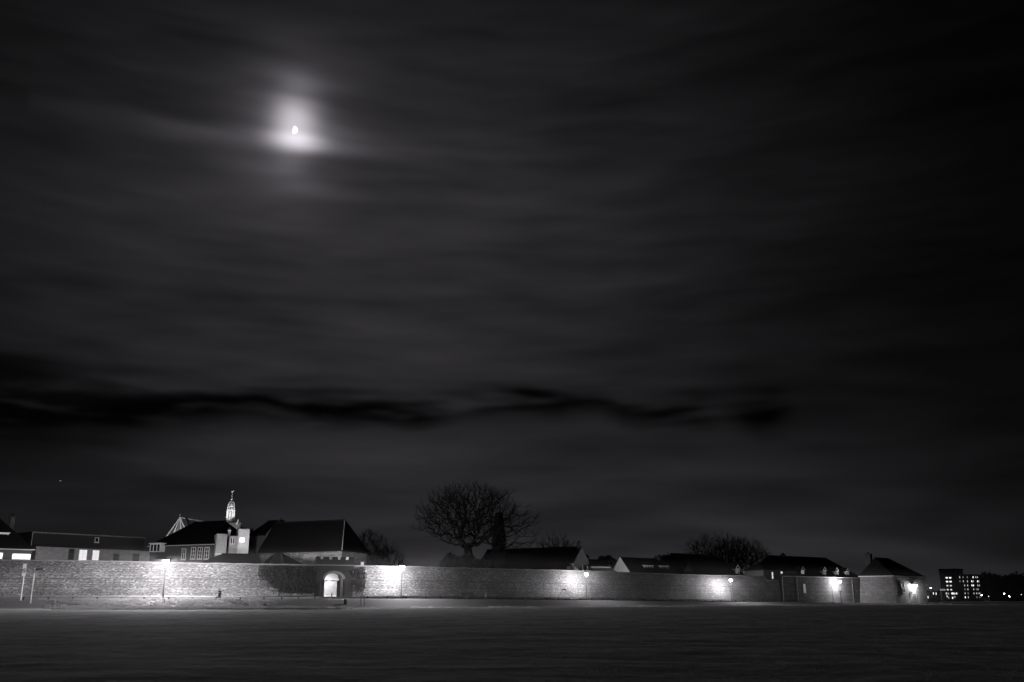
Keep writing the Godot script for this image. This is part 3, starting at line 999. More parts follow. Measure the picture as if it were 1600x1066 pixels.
	hexa(st, [Vector3(-bt, -0.5, bt), Vector3(L + bt * 0.4, -0.5, bt * 0.4), Vector3(L + bt * 0.4, -0.5, -7.2), Vector3(-bt, -0.5, -7.2 - bt), Vector3(0, he - 0.15, 0), Vector3(L, he - 0.15, 0), Vector3(L, he - 0.15, -7.2), Vector3(0, he - 0.15, -7.2)])
	part("wall", st, M.limewashed, t)
	part("roof", roof_solid(L, 7.2, he, hr, 0.4, 9.8), M.roof, t)
	part("gutter", bx(Vector3(-0.43, he - 0.15, -7.5), Vector3(-0.303, he - 0.005, 0.43)), M.paint, t)
	part("gutter", bx(Vector3(-0.3, he - 0.15, 0.303), Vector3(L + 0.3, he - 0.02, 0.43)), M.zinc, t)
	chimney(t, Vector3(1.15, he + 0.4, -5.4), 1.0, 1.2, high(866.5, 210) - 0.1 - he - 0.4, M.dark_wall)
	p = on_front(fr, 1411, 917, 0.3)
	window(t, Transform3D(Basis(Vector3.RIGHT, -0.09), Vector3(p.x, p.y, 0.3)), 1.5, 2.3, 2, 2, M.paint, M.glass_dark)
	part("water_table", bx(Vector3(-bt - 0.03, -0.5, -7.0), Vector3(L * 0.98, 0.5, bt + 0.06)), M.render_grey, t)
	p = on_front(fr, 1424, 926, 0.45)
	part("round_plaque", lathe([[0.0, -0.03], [0.33, -0.03], [0.33, 0.03], [0.0, 0.03]], 16), M.dark_metal, t, Transform3D(Basis(Vector3.RIGHT, PI / 2 - 0.09), Vector3(p.x, p.y, 0.46)))

	# ---- modern block far off, and a low pavilion before it
	modern_block()
	fr = front(1444, 430, 1470, 440, 930, -0.5)
	L = fr[1]
	t = thing("far_pavilion", "distant low dark building with two pairs of lit windows beside the apartment block", "building", fr[0])
	part("wall", bx(Vector3(0, -1, -8), Vector3(L, high(924, 435) + 0.5, 0)), M.dark_wall, t)
	part("roof_edge", bx(Vector3(-0.2, high(924, 435) + 0.503, -8.2), Vector3(L + 0.2, high(923, 435) + 0.5, 0.2)), M.dark_wall, t)
	for w in [[1458.5, 927.5], [1462.8, 928], [1447.0, 934], [1450.2, 933.5]]:
		p = on_front(fr, w[0], w[1])
		window(t, Transform3D(Basis(), p), 0.85, 1.1, 1, 1, M.shutter, M.lit_bright)

func modern_block() -> void:
	var d := 700.0
	var a := at(1470, 915, d + 5)
	var b := at(1497, 915, d - 4)
	a.y = -1.0
	b.y = -1.0
	var u := (b - a).normalized()
	var fr := [Transform3D(Basis(u, Vector3.UP, u.cross(Vector3.UP)), a), (b - a).length()]
	var t := thing("apartment_block", "far modern apartment block with many lit windows", "apartment block", fr[0])
	var L: float = fr[1]
	var h := high(890.5, d) + 1.0
	part("wall", bx(Vector3(0, -1, -12), Vector3(L, h, 0)), M.render_dark, t)
	part("roof_slab", bx(Vector3(-0.3, h + 0.01, -12.3), Vector3(L + 0.3, h + 0.7, 0.3)), M.dark_metal, t)
	var c := at(1497.3, 915, d - 3.5)
	var e := at(1536, 915, d + 8)
	c.y = -1.0
	e.y = -1.0
	var u2 := (e - c).normalized()
	var t2 := Transform3D(Basis(u2, Vector3.UP, u2.cross(Vector3.UP)), c)
	var wing := part("wing", bx(Vector3(0.02, -1, -14), Vector3((e - c).length(), high(898, d + 10) + 1.0, -0.5)), M.render_dark, t, fr[0].affine_inverse() * t2)
	var put := func(f: Array, parent: Node, px: float, py: float, w: float, hh: float, m: Material) -> void:
		var p := on_front(f, px, py)
		window(parent, Transform3D(Basis(), Vector3(p.x, p.y, 0.0)), w, hh, 1, 1, M.shutter, m)
	var y := [903.0, 909.0, 915.3, 921.6]
	for i in 4:
		for x in [1479.6, 1485.0]:
			put.call(fr, t, x + i * 0.5, y[i] + 0.1, 1.6 if i < 2 else 1.4, 1.05, M.lit_bright if i < 2 else M.lit)
	for w in [[1470.5, 921.8, 1.2, M.lit_dim], [1473.5, 921.8, 1.2, M.lit_dim], [1476.4, 921.8, 1.0, M.lit_dim], [1479.0, 927.6, 1.0, M.lit], [1482.0, 927.8, 1.1, M.lit_dim], [1488.6, 927.6, 1.6, M.lit_bright], [1492.0, 927.8, 1.4, M.lit], [1495.2, 927.6, 0.7, M.lit_bright], [1480.2, 932.0, 1.0, M.lit], [1482.5, 934.2, 1.0, M.lit_dim], [1488.8, 934.4, 0.9, M.lit_bright], [1492.0, 933.0, 1.2, M.lit_dim]]:
		put.call(fr, t, w[0], w[1], w[2], 1.3, w[3])
	var f2 := [t2 * Transform3D(Basis(), Vector3(0, 0, -0.5)), 1.0]
	# columns of the wing: px, lit level in each of six storeys (0 dark)
	var hold := Node3D.new()
	var cols := {
		1495.3: [2, 0, 0, 0, 0, 0], 1499.7: [2, 1, 0, 0, 0, 0], 1505.0: [1, 2, 0, 0, 0, 0], 1506.8: [0, 0, 2, 1, 2, 3], 1511.5: [1, 2, 2, 2, 1, 2],
		1518.2: [0, 3, 3, 0, 0, 0], 1520.6: [3, 2, 3, 2, 2, 0], 1524.8: [2, 0, 0, 1, 2, 1], 1527.3: [2, 3, 2, 2, 1, 0], 1529.6: [0, 3, 2, 0, 2, 1], 1535.0: [1, 0, 0, 0, 0, 0]}
	hold.free()
	var rows := [902.2, 908.6, 915.0, 921.2, 927.4, 933.6]
	for x in cols:
		for i in 6:
			var lv: int = cols[x][i]
			if lv == 0:
				continue
			var p := on_front(f2, x + i * 0.35, rows[i])
			var local: Vector3 = fr[0].affine_inverse() * (f2[0] * p)
			window(t, Transform3D((fr[0].affine_inverse() * t2).basis, local), 0.8 if lv < 3 else 1.05, 1.3, 1, 1, M.shutter, [M.lit_dim, M.lit, M.lit_bright][lv - 1])

# ---------------------------------------------------------------- church
func make_church() -> void:
	var base := 1.5
	var a := at(281, 809, 300)
	var b := at(395, 820, 352)
	var ridge := high(809, 300) - base
	a.y = base
	b.y = base
	var u := (b - a).normalized()
	var fr := Transform3D(Basis(u, Vector3.UP, u.cross(Vector3.UP)), a)
	var L := (b - a).length()
	var t := thing("church", "floodlit church with a pale ridge turret and a polygonal choir end", "church", fr)
	var half := 6.5
	var eave := ridge - 11.0
	part("nave_wall", bx(Vector3(1.0, -2, -half), Vector3(L, eave - 0.2, half)), M.brick_plain, t)
	var st := S()
	hexa(st, [Vector3(0, eave, half), Vector3(L, eave, half), Vector3(L, eave, -half), Vector3(0, eave, -half), Vector3(0, ridge, 0.02), Vector3(L, ridge, 0.02), Vector3(L, ridge, -0.02), Vector3(0, ridge, -0.02)])
	part("nave_roof", st, M.slate, t)
	st = S()
	tube(st, Vector3(0, ridge, 0), Vector3(2.9, ridge, 0), 0.2, 0.2, 6)
	part("ridge_capping", st, M.stone, t)
	st = S()
	tube(st, Vector3(4.6, ridge + 0.02, 0), Vector3(L, ridge + 0.02, 0), 0.26, 0.26, 6)
	part("ridge_capping", st, M.stone, t)
	st = S()
	hexa(st, [Vector3(2.6, ridge - 3.4, 2.05), Vector3(4.4, ridge - 3.4, 2.05), Vector3(4.4, ridge - 3.4, -2.0), Vector3(2.6, ridge - 3.4, -2.0), Vector3(2.9, ridge + 0.3, 0.3), Vector3(4.0, ridge + 0.3, 0.3), Vector3(4.0, ridge + 0.3, -0.3), Vector3(2.9, ridge + 0.3, -0.3)])
	part("fire_wall", st, M.shutter, t)
	# choir: a half octagon of roof planes with pale hip ridges
	var rim := []
	for i in 5:
		var ang := PI / 2 + PI * i / 4
		rim.append(Vector3(cos(ang) * half, eave, sin(ang) * half))
	st = S()
	for i in 4:
		tri(st, rim[i], rim[i + 1], Vector3(0, ridge, 0))
		tri(st, rim[i + 1], rim[i], Vector3(0, eave - 0.05, 0))
	part("choir_roof", st, M.slate, t)
	st = S()
	for i in 4:
		quad(st, rim[i] * Vector3(0.94, 1, 0.94) - Vector3(0, eave + 2, 0), rim[i + 1] * Vector3(0.94, 1, 0.94) - Vector3(0, eave + 2, 0), rim[i + 1] * Vector3(0.94, 1, 0.94), rim[i] * Vector3(0.94, 1, 0.94))
	part("choir_wall", st, M.brick_plain, t)
	for i in 4:
		st = S()
		tube(st, rim[i], Vector3(0, ridge + 0.05, 0), 0.2, 0.16, 6)
		part("hip_ridge", st, M.stone, t)
	st = S()
	tube(st, Vector3(0, ridge, 0), Vector3(0, ridge + 1.1, 0), 0.1, 0.04, 6)
	part("finial", st, M.stone, t)
	# transept roof with a little pale gable, right of the turret
	var tf := at(371, 812, 322)
	var lt := fr.affine_inverse() * tf
	st = S()
	hexa(st, [Vector3(lt.x - 4.5, eave, lt.z + 1.5), Vector3(lt.x + 4.5, eave, lt.z + 1.5), Vector3(lt.x + 4.5, eave, -1), Vector3(lt.x - 4.5, eave, -1), Vector3(lt.x - 0.02, lt.y - 1.0, lt.z + 1.5), Vector3(lt.x + 0.02, lt.y - 1.0, lt.z + 1.5), Vector3(lt.x + 0.02, lt.y - 1.0, -1), Vector3(lt.x - 0.02, lt.y - 1.0, -1)])
	part("transept_roof", st, M.shutter, t)
	st = S()
	var g := fr.affine_inverse() * at(373, 812, 318)
	hexa(st, [g + Vector3(-0.7, -1.7, 0), g + Vector3(0.7, -1.7, 0), g + Vector3(0.7, -1.7, -0.4), g + Vector3(-0.7, -1.7, -0.4), g + Vector3(-0.08, 0, 0), g + Vector3(0.08, 0, 0), g + Vector3(0.08, 0, -0.4), g + Vector3(-0.08, 0, -0.4)])
	part("little_gable", st, M.slate, t)
	# the ridge turret
	var c := at(359, 818, 327)
	var o := thing("ridge_turret", "pale floodlit octagonal lantern turret with an onion cap on the church ridge", "turret", Transform3D(Basis(Vector3.UP, 0.15), Vector3(c.x, high(822, 327), c.z)))
	var y := func(py: float) -> float: return high(py, 327) - high(822, 327)
	var r := 6.5 * 0.2173
	part("drum", lathe([[0.0, -2.5], [r, -2.5], [r * 0.98, y.call(812.6)], [r * 1.08, y.call(812.2)], [r * 1.08, y.call(811.0)], [0.0, y.call(811.0)]], 8), M.white, o)
	for i in 8:
		var ang := TAU * i / 8
		var q := Vector3(cos(ang), 0, sin(ang)) * r * 0.86
		st = S()
		tube(st, q + Vector3(0, y.call(809.7), 0), q + Vector3(0, y.call(798.4), 0), 0.26, 0.24, 6)
		part("column", st, M.white, o)
		var ang2 := TAU * (i + 0.5) / 8
		var q2 := Vector3(cos(ang2), 0, sin(ang2)) * r * 0.74
		var tr := Transform3D(Basis(Vector3.UP, -ang2 + PI / 2), q2)
		st = S()
		for k in 6:
			var yy: float = lerpf(y.call(808.5), y.call(799.5), k / 5.0)
			box(st, Vector3(-0.3, yy - 0.1, -0.04), Vector3(0.3, yy + 0.09, 0.04), tr)
		for s in [-0.3, 0.3]:
			box(st, Vector3(s - 0.05, y.call(809.6), -0.05), Vector3(s + 0.05, y.call(798.6), 0.05), tr)
		part("louvre", st, M.render_grey, o)
	part("king_post", lathe([[0.0, y.call(809.8)], [0.16, y.call(809.8)], [0.16, y.call(791.5)], [0.0, y.call(791.5)]], 8), M.white, o)
	part("gallery", lathe([[0.0, y.call(810.9)], [r * 0.98, y.call(810.9)], [r * 1.0, y.call(809.8)], [0.0, y.call(809.8)]], 8), M.slate, o)
	part("cornice", lathe([[0.0, y.call(798.3)], [r * 0.98, y.call(798.3)], [r * 1.1, y.call(797.4)], [r * 1.08, y.call(796.9)], [0.0, y.call(796.9)]], 8), M.white, o)
	for i in 8:
		var ang := TAU * (i + 0.5) / 8
		var q := Vector3(cos(ang), 0, sin(ang))
		st = S()
		tube(st, q * r * 0.92 + Vector3(0, y.call(796.8), 0), q * r * 0.8 + Vector3(0, y.call(791.8), 0), 0.17, 0.15, 5)
		part("buttress", st, M.white, o)
	part("upper_cornice", lathe([[0.0, y.call(792.0)], [r * 0.7, y.call(792.0)], [r * 0.82, y.call(791.2)], [0.0, y.call(791.2)]], 8), M.white, o)
	part("onion_cap", lathe([[0.0, y.call(791.1)], [r * 0.74, y.call(791.1)], [r * 0.8, y.call(789.0)], [r * 0.68, y.call(786.8)], [r * 0.36, y.call(785.2)], [r * 0.16, y.call(783.6)], [r * 0.12, y.call(782.0)], [0.0, y.call(782.0)]], 12, true), M.slate, o)
	for i in 6:
		var ang := TAU * (i + 0.25) / 6
		var q := Vector3(cos(ang), 0, sin(ang))
		st = S()
		var prof := [[0.78, 791.0], [0.84, 789.0], [0.72, 786.8], [0.4, 785.1], [0.2, 783.6]]
		for k in 4:
			tube(st, q * r * prof[k][0] + Vector3(0, y.call(prof[k][1]), 0), q * r * prof[k + 1][0] + Vector3(0, y.call(prof[k + 1][1]), 0), 0.13, 0.12, 5)
		part("cap_rib", st, M.white, o)
	part("ball", lathe([[0.0, y.call(782.0)], [0.22, y.call(781.6)], [0.33, y.call(780.5)], [0.22, y.call(779.4)], [0.0, y.call(779.0)]], 10, true), M.white, o)
	st = S()
	tube(st, Vector3(0, y.call(779.2), 0), Vector3(0, y.call(768.0), 0), 0.07, 0.04, 6)
	part("vane_pole", st, M.galvanised, o)
	st = S()
	var vy: float = y.call(768.6)
	hexa(st, [Vector3(-0.3, vy - 0.25, 0.04), Vector3(0.35, vy - 0.1, 0.04), Vector3(0.35, vy - 0.1, -0.04), Vector3(-0.3, vy - 0.25, -0.04), Vector3(-0.2, vy + 0.2, 0.04), Vector3(0.4, vy + 0.45, 0.04), Vector3(0.4, vy + 0.45, -0.04), Vector3(-0.2, vy + 0.2, -0.04)])
	part("weathervane", st, M.white, o)
	# floodlights on the roofs below, aimed at the turret and the choir
	flood(at(352, 842, 309), at(359, 796, 327), 560.0, 22.0, "small floodlight on the church roof aimed up at the turret", 300)
	flood(at(372, 842, 311), at(359, 796, 327), 90.0, 22.0, "small floodlight near the transept aimed up at the turret")
	flood(at(284, 852, 281), at(292, 815, 303), 420.0, 26.0, "small floodlight at the choir foot aimed at its roof")

func flood(p: Vector3, aim: Vector3, energy: float, cone: float, label: String, _x := 0) -> void:
	var t := thing("floodlight", label, "floodlight", Transform3D(Basis(), p).looking_at(aim), "church floodlights")
	part("housing", bevel_box(Vector3(-0.25, -0.18, 0.0), Vector3(0.25, 0.18, 0.25), 0.03), M.dark_metal, t)
	part("lens", bx(Vector3(-0.21, -0.14, -0.01), Vector3(0.21, 0.14, -0.003)), M.lit_bright, t)
	part("bracket", bx(Vector3(-0.03, -0.8, 0.08), Vector3(0.03, -0.182, 0.14)), M.dark_metal, t)
	var s := SpotLight3D.new()
	s.name = "light"
	s.light_energy = energy
	s.spot_angle = cone
	s.spot_angle_attenuation = 0.4
	s.spot_range = 80.0
	s.spot_attenuation = 2.0
	s.light_size = 0.2
	s.light_color = Color(1, 0.99, 1)
	s.shadow_enabled = true
	s.position = Vector3(0, 0, -0.06)
	t.add_child(s)

# ---------------------------------------------------------------- lamps
func make_lamp(t: Node3D, energy: float, globe := false) -> void:
	part("base_sleeve", lathe([[0.0, -0.4], [0.1, -0.4], [0.1, 0.85], [0.065, 0.93], [0.0, 0.93]], 10), M.galvanised, t)
	part("post", lathe([[0.0, 0.9], [0.06, 0.9], [0.042, 3.6], [0.0, 3.6]], 10), M.galvanised, t)
	part("collar", lathe([[0.0, 3.52], [0.075, 3.52], [0.12, 3.615], [0.0, 3.615]], 12), M.metal, t)
	part("lamp_bowl", lathe([[0.0, 3.62], [0.12, 3.62], [0.2, 3.7], [0.24, 3.85], [0.24, 4.0], [0.2, 4.07], [0.0, 4.08]], 16, true), M.lamp, t)
	if globe:
		part("lamp_cap", lathe([[0.0, 4.085], [0.11, 4.085], [0.06, 4.16], [0.0, 4.2]], 12), M.metal, t)
	else:
		part("lamp_cap", lathe([[0.0, 4.085], [0.36, 4.085], [0.39, 3.95], [0.41, 3.95], [0.37, 4.12], [0.24, 4.19], [0.1, 4.23], [0.0, 4.24]], 20), M.metal, t)
	var l := OmniLight3D.new()
	l.name = "light"
	l.light_energy = energy
	l.light_size = 0.1
	l.light_color = Color(1.0, 0.985, 1.0)
	l.omni_range = 200.0
	l.omni_attenuation = 2.0
	l.shadow_enabled = true
	l.position = Vector3(0, 3.88, 0)
	t.add_child(l)

func make_lamps() -> void:
	var spots := [
		[-245, 934.5, 95.0, 110.0, "street lamp on the bank west of the signposts"],
		[254, 934.5, 106.7, 370.0, "street lamp on the grass bank before the flat-roofed building, farthest out from the wall"],
		[627, 936, 121.0, 96.0, "street lamp close to the wall between the gatehouse and the oak"],
		[917, 938, 147.3, 56.0, "street lamp close to the wall below the little white outhouse"],
		[1144, 940.5, 175.5, 70.0, "street lamp close to the wall below the pointed dormers"],
		[1434.5, 943, 211.0, 42.0, "street lamp before the windowed side of the corner tower house"]]
	var first: Node3D
	for s in spots:
		var p := at(s[0], s[1], s[2])
		p.y = ground(p.x, -p.z)
		if first == null:
			first = thing("street_lamp", s[4], "street lamp", here(p), "street lamps along the town wall")
			make_lamp(first, s[3])
		else:
			var tall := 1.06 if s[2] < 110.0 else 1.0   # the two on the grass stand a little taller
			var c := copy_of(first, here(p).scaled_local(Vector3(1, tall, 1)), s[4])
			(c.get_node("light") as OmniLight3D).light_energy = s[3]
	# lamps in the lanes inside the wall, below its coping: their light shows on the house fronts; the last is added to brighten the dormers
	for s in [[500, 127.0, 60.0, "short lane lamp inside the gate before the barn-like house"], [352, 128.5, 9.0, "short lane lamp inside the wall before the white stepped house"], [82, 123.0, 5.0, "short lane lamp inside the wall before the flat-roofed building"], [978, 162.0, 14.0, "short lane lamp inside the wall before the white gable"], [1166, 189.5, 9.0, "unseen lamp added inside the wall to brighten the pointed dormers"]]:
		var p := at(s[0], 936, s[1])
		p.y = 0.2 + LIFT
		var c := thing("lane_lamp", s[3], "street lamp", here(p), "lamps in the lanes behind the wall")
		make_lamp(c, s[2], true)
	# wall lantern on the dormered row house
	var fr := front(1223, 196.5, 1344.5, 213, 902, 0.3)
	var q := on_front(fr, 1313, 909.5, 1.5)
	var t := thing("wall_lantern", "bright wall lantern under the cornice of the dormered row house", "wall lantern", fr[0] * Transform3D(Basis(), Vector3(q.x, q.y, 0.0)))
	part("bracket", bx(Vector3(-0.03, 0.22, 0.003), Vector3(0.03, 0.28, 1.55)), M.dark_metal, t)
	part("backplate", bx(Vector3(-0.1, 0.05, 0.003), Vector3(0.1, 0.45, 0.03)), M.dark_metal, t)
	part("lamp_bowl", lathe([[0.0, -0.16], [0.1, -0.16], [0.165, 0.0], [0.165, 0.16], [0.0, 0.16]], 12, true, Vector3(0, 0, 1.5)), M.lamp, t)
	part("lamp_cap", lathe([[0.0, 0.165], [0.28, 0.165], [0.1, 0.3], [0.0, 0.3]], 12, false, Vector3(0, 0, 1.5)), M.dark_metal, t)
	var l := OmniLight3D.new()
	l.name = "light"
	l.light_energy = 34.0
	l.light_size = 0.2
	l.light_color = Color(1.0, 0.985, 1.0)
	l.omni_range = 200.0
	l.omni_attenuation = 2.0
	l.shadow_enabled = true
	l.position = Vector3(0, 0, 1.5)
	t.add_child(l)
	# far lamps beyond the town
	for s in [[1454.5, 919, 400.0, 0.55, 30.0, "far bright lamp on a post before the lit pavilion"], [1534, 930.5, 520.0, 0.4, 14.0, "far hooded lamp at the corner of the apartment block"], [1545, 932, 520.0, 0.28, 5.0, "far faint lamp among the dark trees nearest the apartment block"], [1569.5, 928, 560.0, 0.42, 14.0, "far round lamp among the dark trees"], [1577.5, 932, 540.0, 0.4, 12.0, "far lamp low among the dark trees by the round one"], [1596, 929.3, 600.0, 0.22, 4.0, "faintest far lamp at the end of the dark trees"]]:
		var p := at(s[0], s[1], s[2])
		var c := thing("far_lamp", s[5], "street lamp", here(Vector3(p.x, 0.0, p.z)), "far lamps beyond the town")
		var st := S()
		tube(st, Vector3(0, -0.5, 0), Vector3(0, p.y - 0.24, 0), 0.09, 0.06, 8)
		part("post", st, M.metal, c)
		part("lamp_head", lathe([[0.0, p.y - 0.23], [0.1, p.y - 0.23], [0.24, p.y], [0.2, p.y + 0.15], [0.0, p.y + 0.2]], 10, true), M.far_lamp if s[3] > 0.3 else M.lit_bright, c)
		var fl := OmniLight3D.new()
		fl.name = "light"
		fl.light_energy = s[4]
		fl.light_size = 0.2
		fl.omni_range = 100.0
		fl.omni_attenuation = 2.0
		fl.shadow_enabled = true
		fl.position = Vector3(0, p.y, 0)
		c.add_child(fl)

# ---------------------------------------------------------------- bare trees
# Points fill the crown; each joins the nearest earlier one along a short way to the trunk, and limbs thicken with what they carry.
func bare_tree(called: String, label: String, pos: Vector3, trunk_h: float, crown: Array, count: int, twigs: int, reach: float, tip: float, seed_v: int, group := "") -> Node3D:
	var r := RandomNumberGenerator.new()
	r.seed = seed_v
	var t := thing(called, label, "tree", here(pos), group)
	var pts: Array[Vector3] = [Vector3(0, -0.5, 0), Vector3(r.randf_range(-0.1, 0.1), trunk_h * 0.5, 0), Vector3(r.randf_range(-0.2, 0.2), trunk_h, r.randf_range(-0.2, 0.2))]
	var parent := PackedInt32Array([-1, 0, 1])
	var way := PackedFloat32Array([0.0, trunk_h * 0.5, trunk_h])
	var cand: Array[Vector3] = []
	var fork := pts[2]
	var most := 0.0
	for c in crown:
		most = maxf(most, pow(c[3] * c[4] * c[5], 0.8))
	while cand.size() < count:
		var c: Array = crown[r.randi() % crown.size()]
		if r.randf() * most > pow(c[3] * c[4] * c[5], 0.8):   # small lobes get fewer twigs
			continue
		var v := Vector3(r.randf_range(-1, 1), r.randf_range(-1, 1), r.randf_range(-1, 1))
		var l := v.length()
		if l > 1.0 or r.randf() > 0.35 + 0.65 * l:
			continue
		cand.append(Vector3(c[0], c[1], c[2]) + v * Vector3(c[3], c[4], c[5]))
	cand.sort_custom(func(p: Vector3, q: Vector3) -> bool: return p.distance_squared_to(fork) < q.distance_squared_to(fork))
	for c in cand:
		var best := 1e9
		var bi := 2
		for i in range(1, pts.size()):
			var e := pts[i].distance_to(c)
			if e > best:
				continue
			var cost := e + way[i] * 0.2
			if cost < best:
				best = cost
				bi = i
		# long joins get a bent middle
		var e := c - pts[bi]
		var from := bi
		if e.length() > reach * 1.2:
			var n := int(e.length() / reach)
			for k in n:
				var q := pts[bi] + e * (k + 1.0) / (n + 1.0) + Vector3(r.randf_range(-1, 1), r.randf_range(-0.4, 0.9), r.randf_range(-1, 1)) * reach * 0.2
				pts.append(q)
				parent.append(from)
				way.append(way[from] + pts[from].distance_to(q))
				from = pts.size() - 1
		pts.append(c)
		parent.append(from)
		way.append(way[from] + pts[from].distance_to(c))
	var area := PackedFloat32Array()
	area.resize(pts.size())
	var kids := PackedInt32Array()
	kids.resize(pts.size())
	for i in range(pts.size() - 1, 0, -1):
		area[i] += pow(tip, 2.1)
		area[parent[i]] += area[i]
		kids[parent[i]] += 1
	var st := S()
	var sc := S()
	for i in range(1, pts.size()):
		var ra := pow(area[i], 1 / 2.1)
		var a := pts[parent[i]]
		var rp := minf(pow(area[parent[i]], 1 / 2.1), ra * 1.35)
		if i == 1:
			rp = ra * 1.25
		var thick := ra > 0.11
		tube(st if thick else sc, a, pts[i], rp, ra, 7 if thick else 4, false)
		if kids[i] == 0 or r.randf() < 0.35:
			var out := (pts[i] - fork).normalized() * 0.7 + (pts[i] - a).normalized() * 0.5 + Vector3(0, 0.35, 0)
			for k in twigs:
				var d := (out + Vector3(r.randf_range(-1, 1), r.randf_range(-0.7, 0.9), r.randf_range(-1, 1)) * 0.9).normalized()
				var l := reach * r.randf_range(0.6, 1.5)
				var m := pts[i] + d * l * 0.5
				var e := pts[i] + d * l + Vector3(r.randf_range(-1, 1), r.randf_range(-0.3, 1), r.randf_range(-1, 1)) * l * 0.25
				tube(sc, pts[i], m, tip * 0.8, tip * 0.6, 3, false)
				tube(sc, m, e, tip * 0.6, tip * 0.25, 3, false)
				var f := m + (d + Vector3(r.randf_range(-1, 1), r.randf_range(-0.5, 1), r.randf_range(-1, 1)) * 0.8).normalized() * l * 0.5
				tube(sc, m, f, tip * 0.5, tip * 0.25, 3, false)
	part("trunk", st, M.bark, t)
	part("crown", sc, M.twig, t)
	return t

# an evergreen mass: small leaf faces through a volume, thick enough to close; shape is a list of ellipsoids
func evergreen(called: String, label: String, category: String, pos: Vector3, shapes: Array, count: int, leaf: float, m: Material, seed_v: int, stem: float) -> Node3D:
	var r := RandomNumberGenerator.new()
	r.seed = seed_v
	var t := thing(called, label, category, here(pos))
	var st := S()
	for k in count:
		var c: Array = shapes[r.randi() % shapes.size()]
		var v := Vector3(r.randfn(), r.randfn(), r.randfn()).normalized() * pow(r.randf(), 0.25) * (1.0 + 0.12 * r.randfn())
		var p := Vector3(c[0], c[1], c[2]) + v * Vector3(c[3], c[4], c[5])
		var b := Basis(Vector3(r.randfn(), r.randfn(), r.randfn()).normalized(), r.randf() * TAU)
		var s := leaf * r.randf_range(0.6, 1.5)
		tri(st, p + b * Vector3(-s * 0.5, 0, 0), p + b * Vector3(s * 0.5, 0, 0), p + b * Vector3(0, s * 1.3, s * 0.2))
	part("crown", st, m, t)
	st = S()
	tube(st, Vector3(0, -0.5, 0), Vector3(0, stem, 0), 0.18, 0.08, 7)
	part("trunk", st, M.bark, t)
	return t

func conifer(label: String, pos: Vector3, h: float, wide: float, seed_v: int) -> void:
	var r := RandomNumberGenerator.new()
	r.seed = seed_v
	var t := thing("conifer", label, "tree", here(pos))
	var st := S()
	tube(st, Vector3(0, -0.5, 0), Vector3(0, h, 0), 0.22, 0.03, 7)
	part("trunk", st, M.bark, t)
	st = S()
	var y := 0.5
	while y < h:
		var f := 1.0 - y / h
		var reach := wide * (pow(f, 0.55) * (0.8 + 0.4 * r.randf()))
		for k in 9:
			var a := r.randf() * TAU
			var d := Vector3(cos(a), 0, sin(a))
			var n := 9
			for i in n:
				var g := (i + 0.5) / n
				var p := Vector3(0, y - reach * 0.35 * g * g, 0) + d * reach * g
				for q in 4:
					var s := 0.3 * r.randf_range(0.6, 1.3)
					var b := Basis(Vector3(r.randfn(), r.randfn(), r.randfn()).normalized(), r.randf() * TAU)
					var pp := p + Vector3(r.randfn(), r.randfn() * 0.6, r.randfn()) * 0.16
					tri(st, pp + b * Vector3(-s * 0.35, 0, 0), pp + b * Vector3(s * 0.35, 0, 0), pp + b * Vector3(0, s, 0))
		y += 0.17
	part("crown", st, M.needles, t)

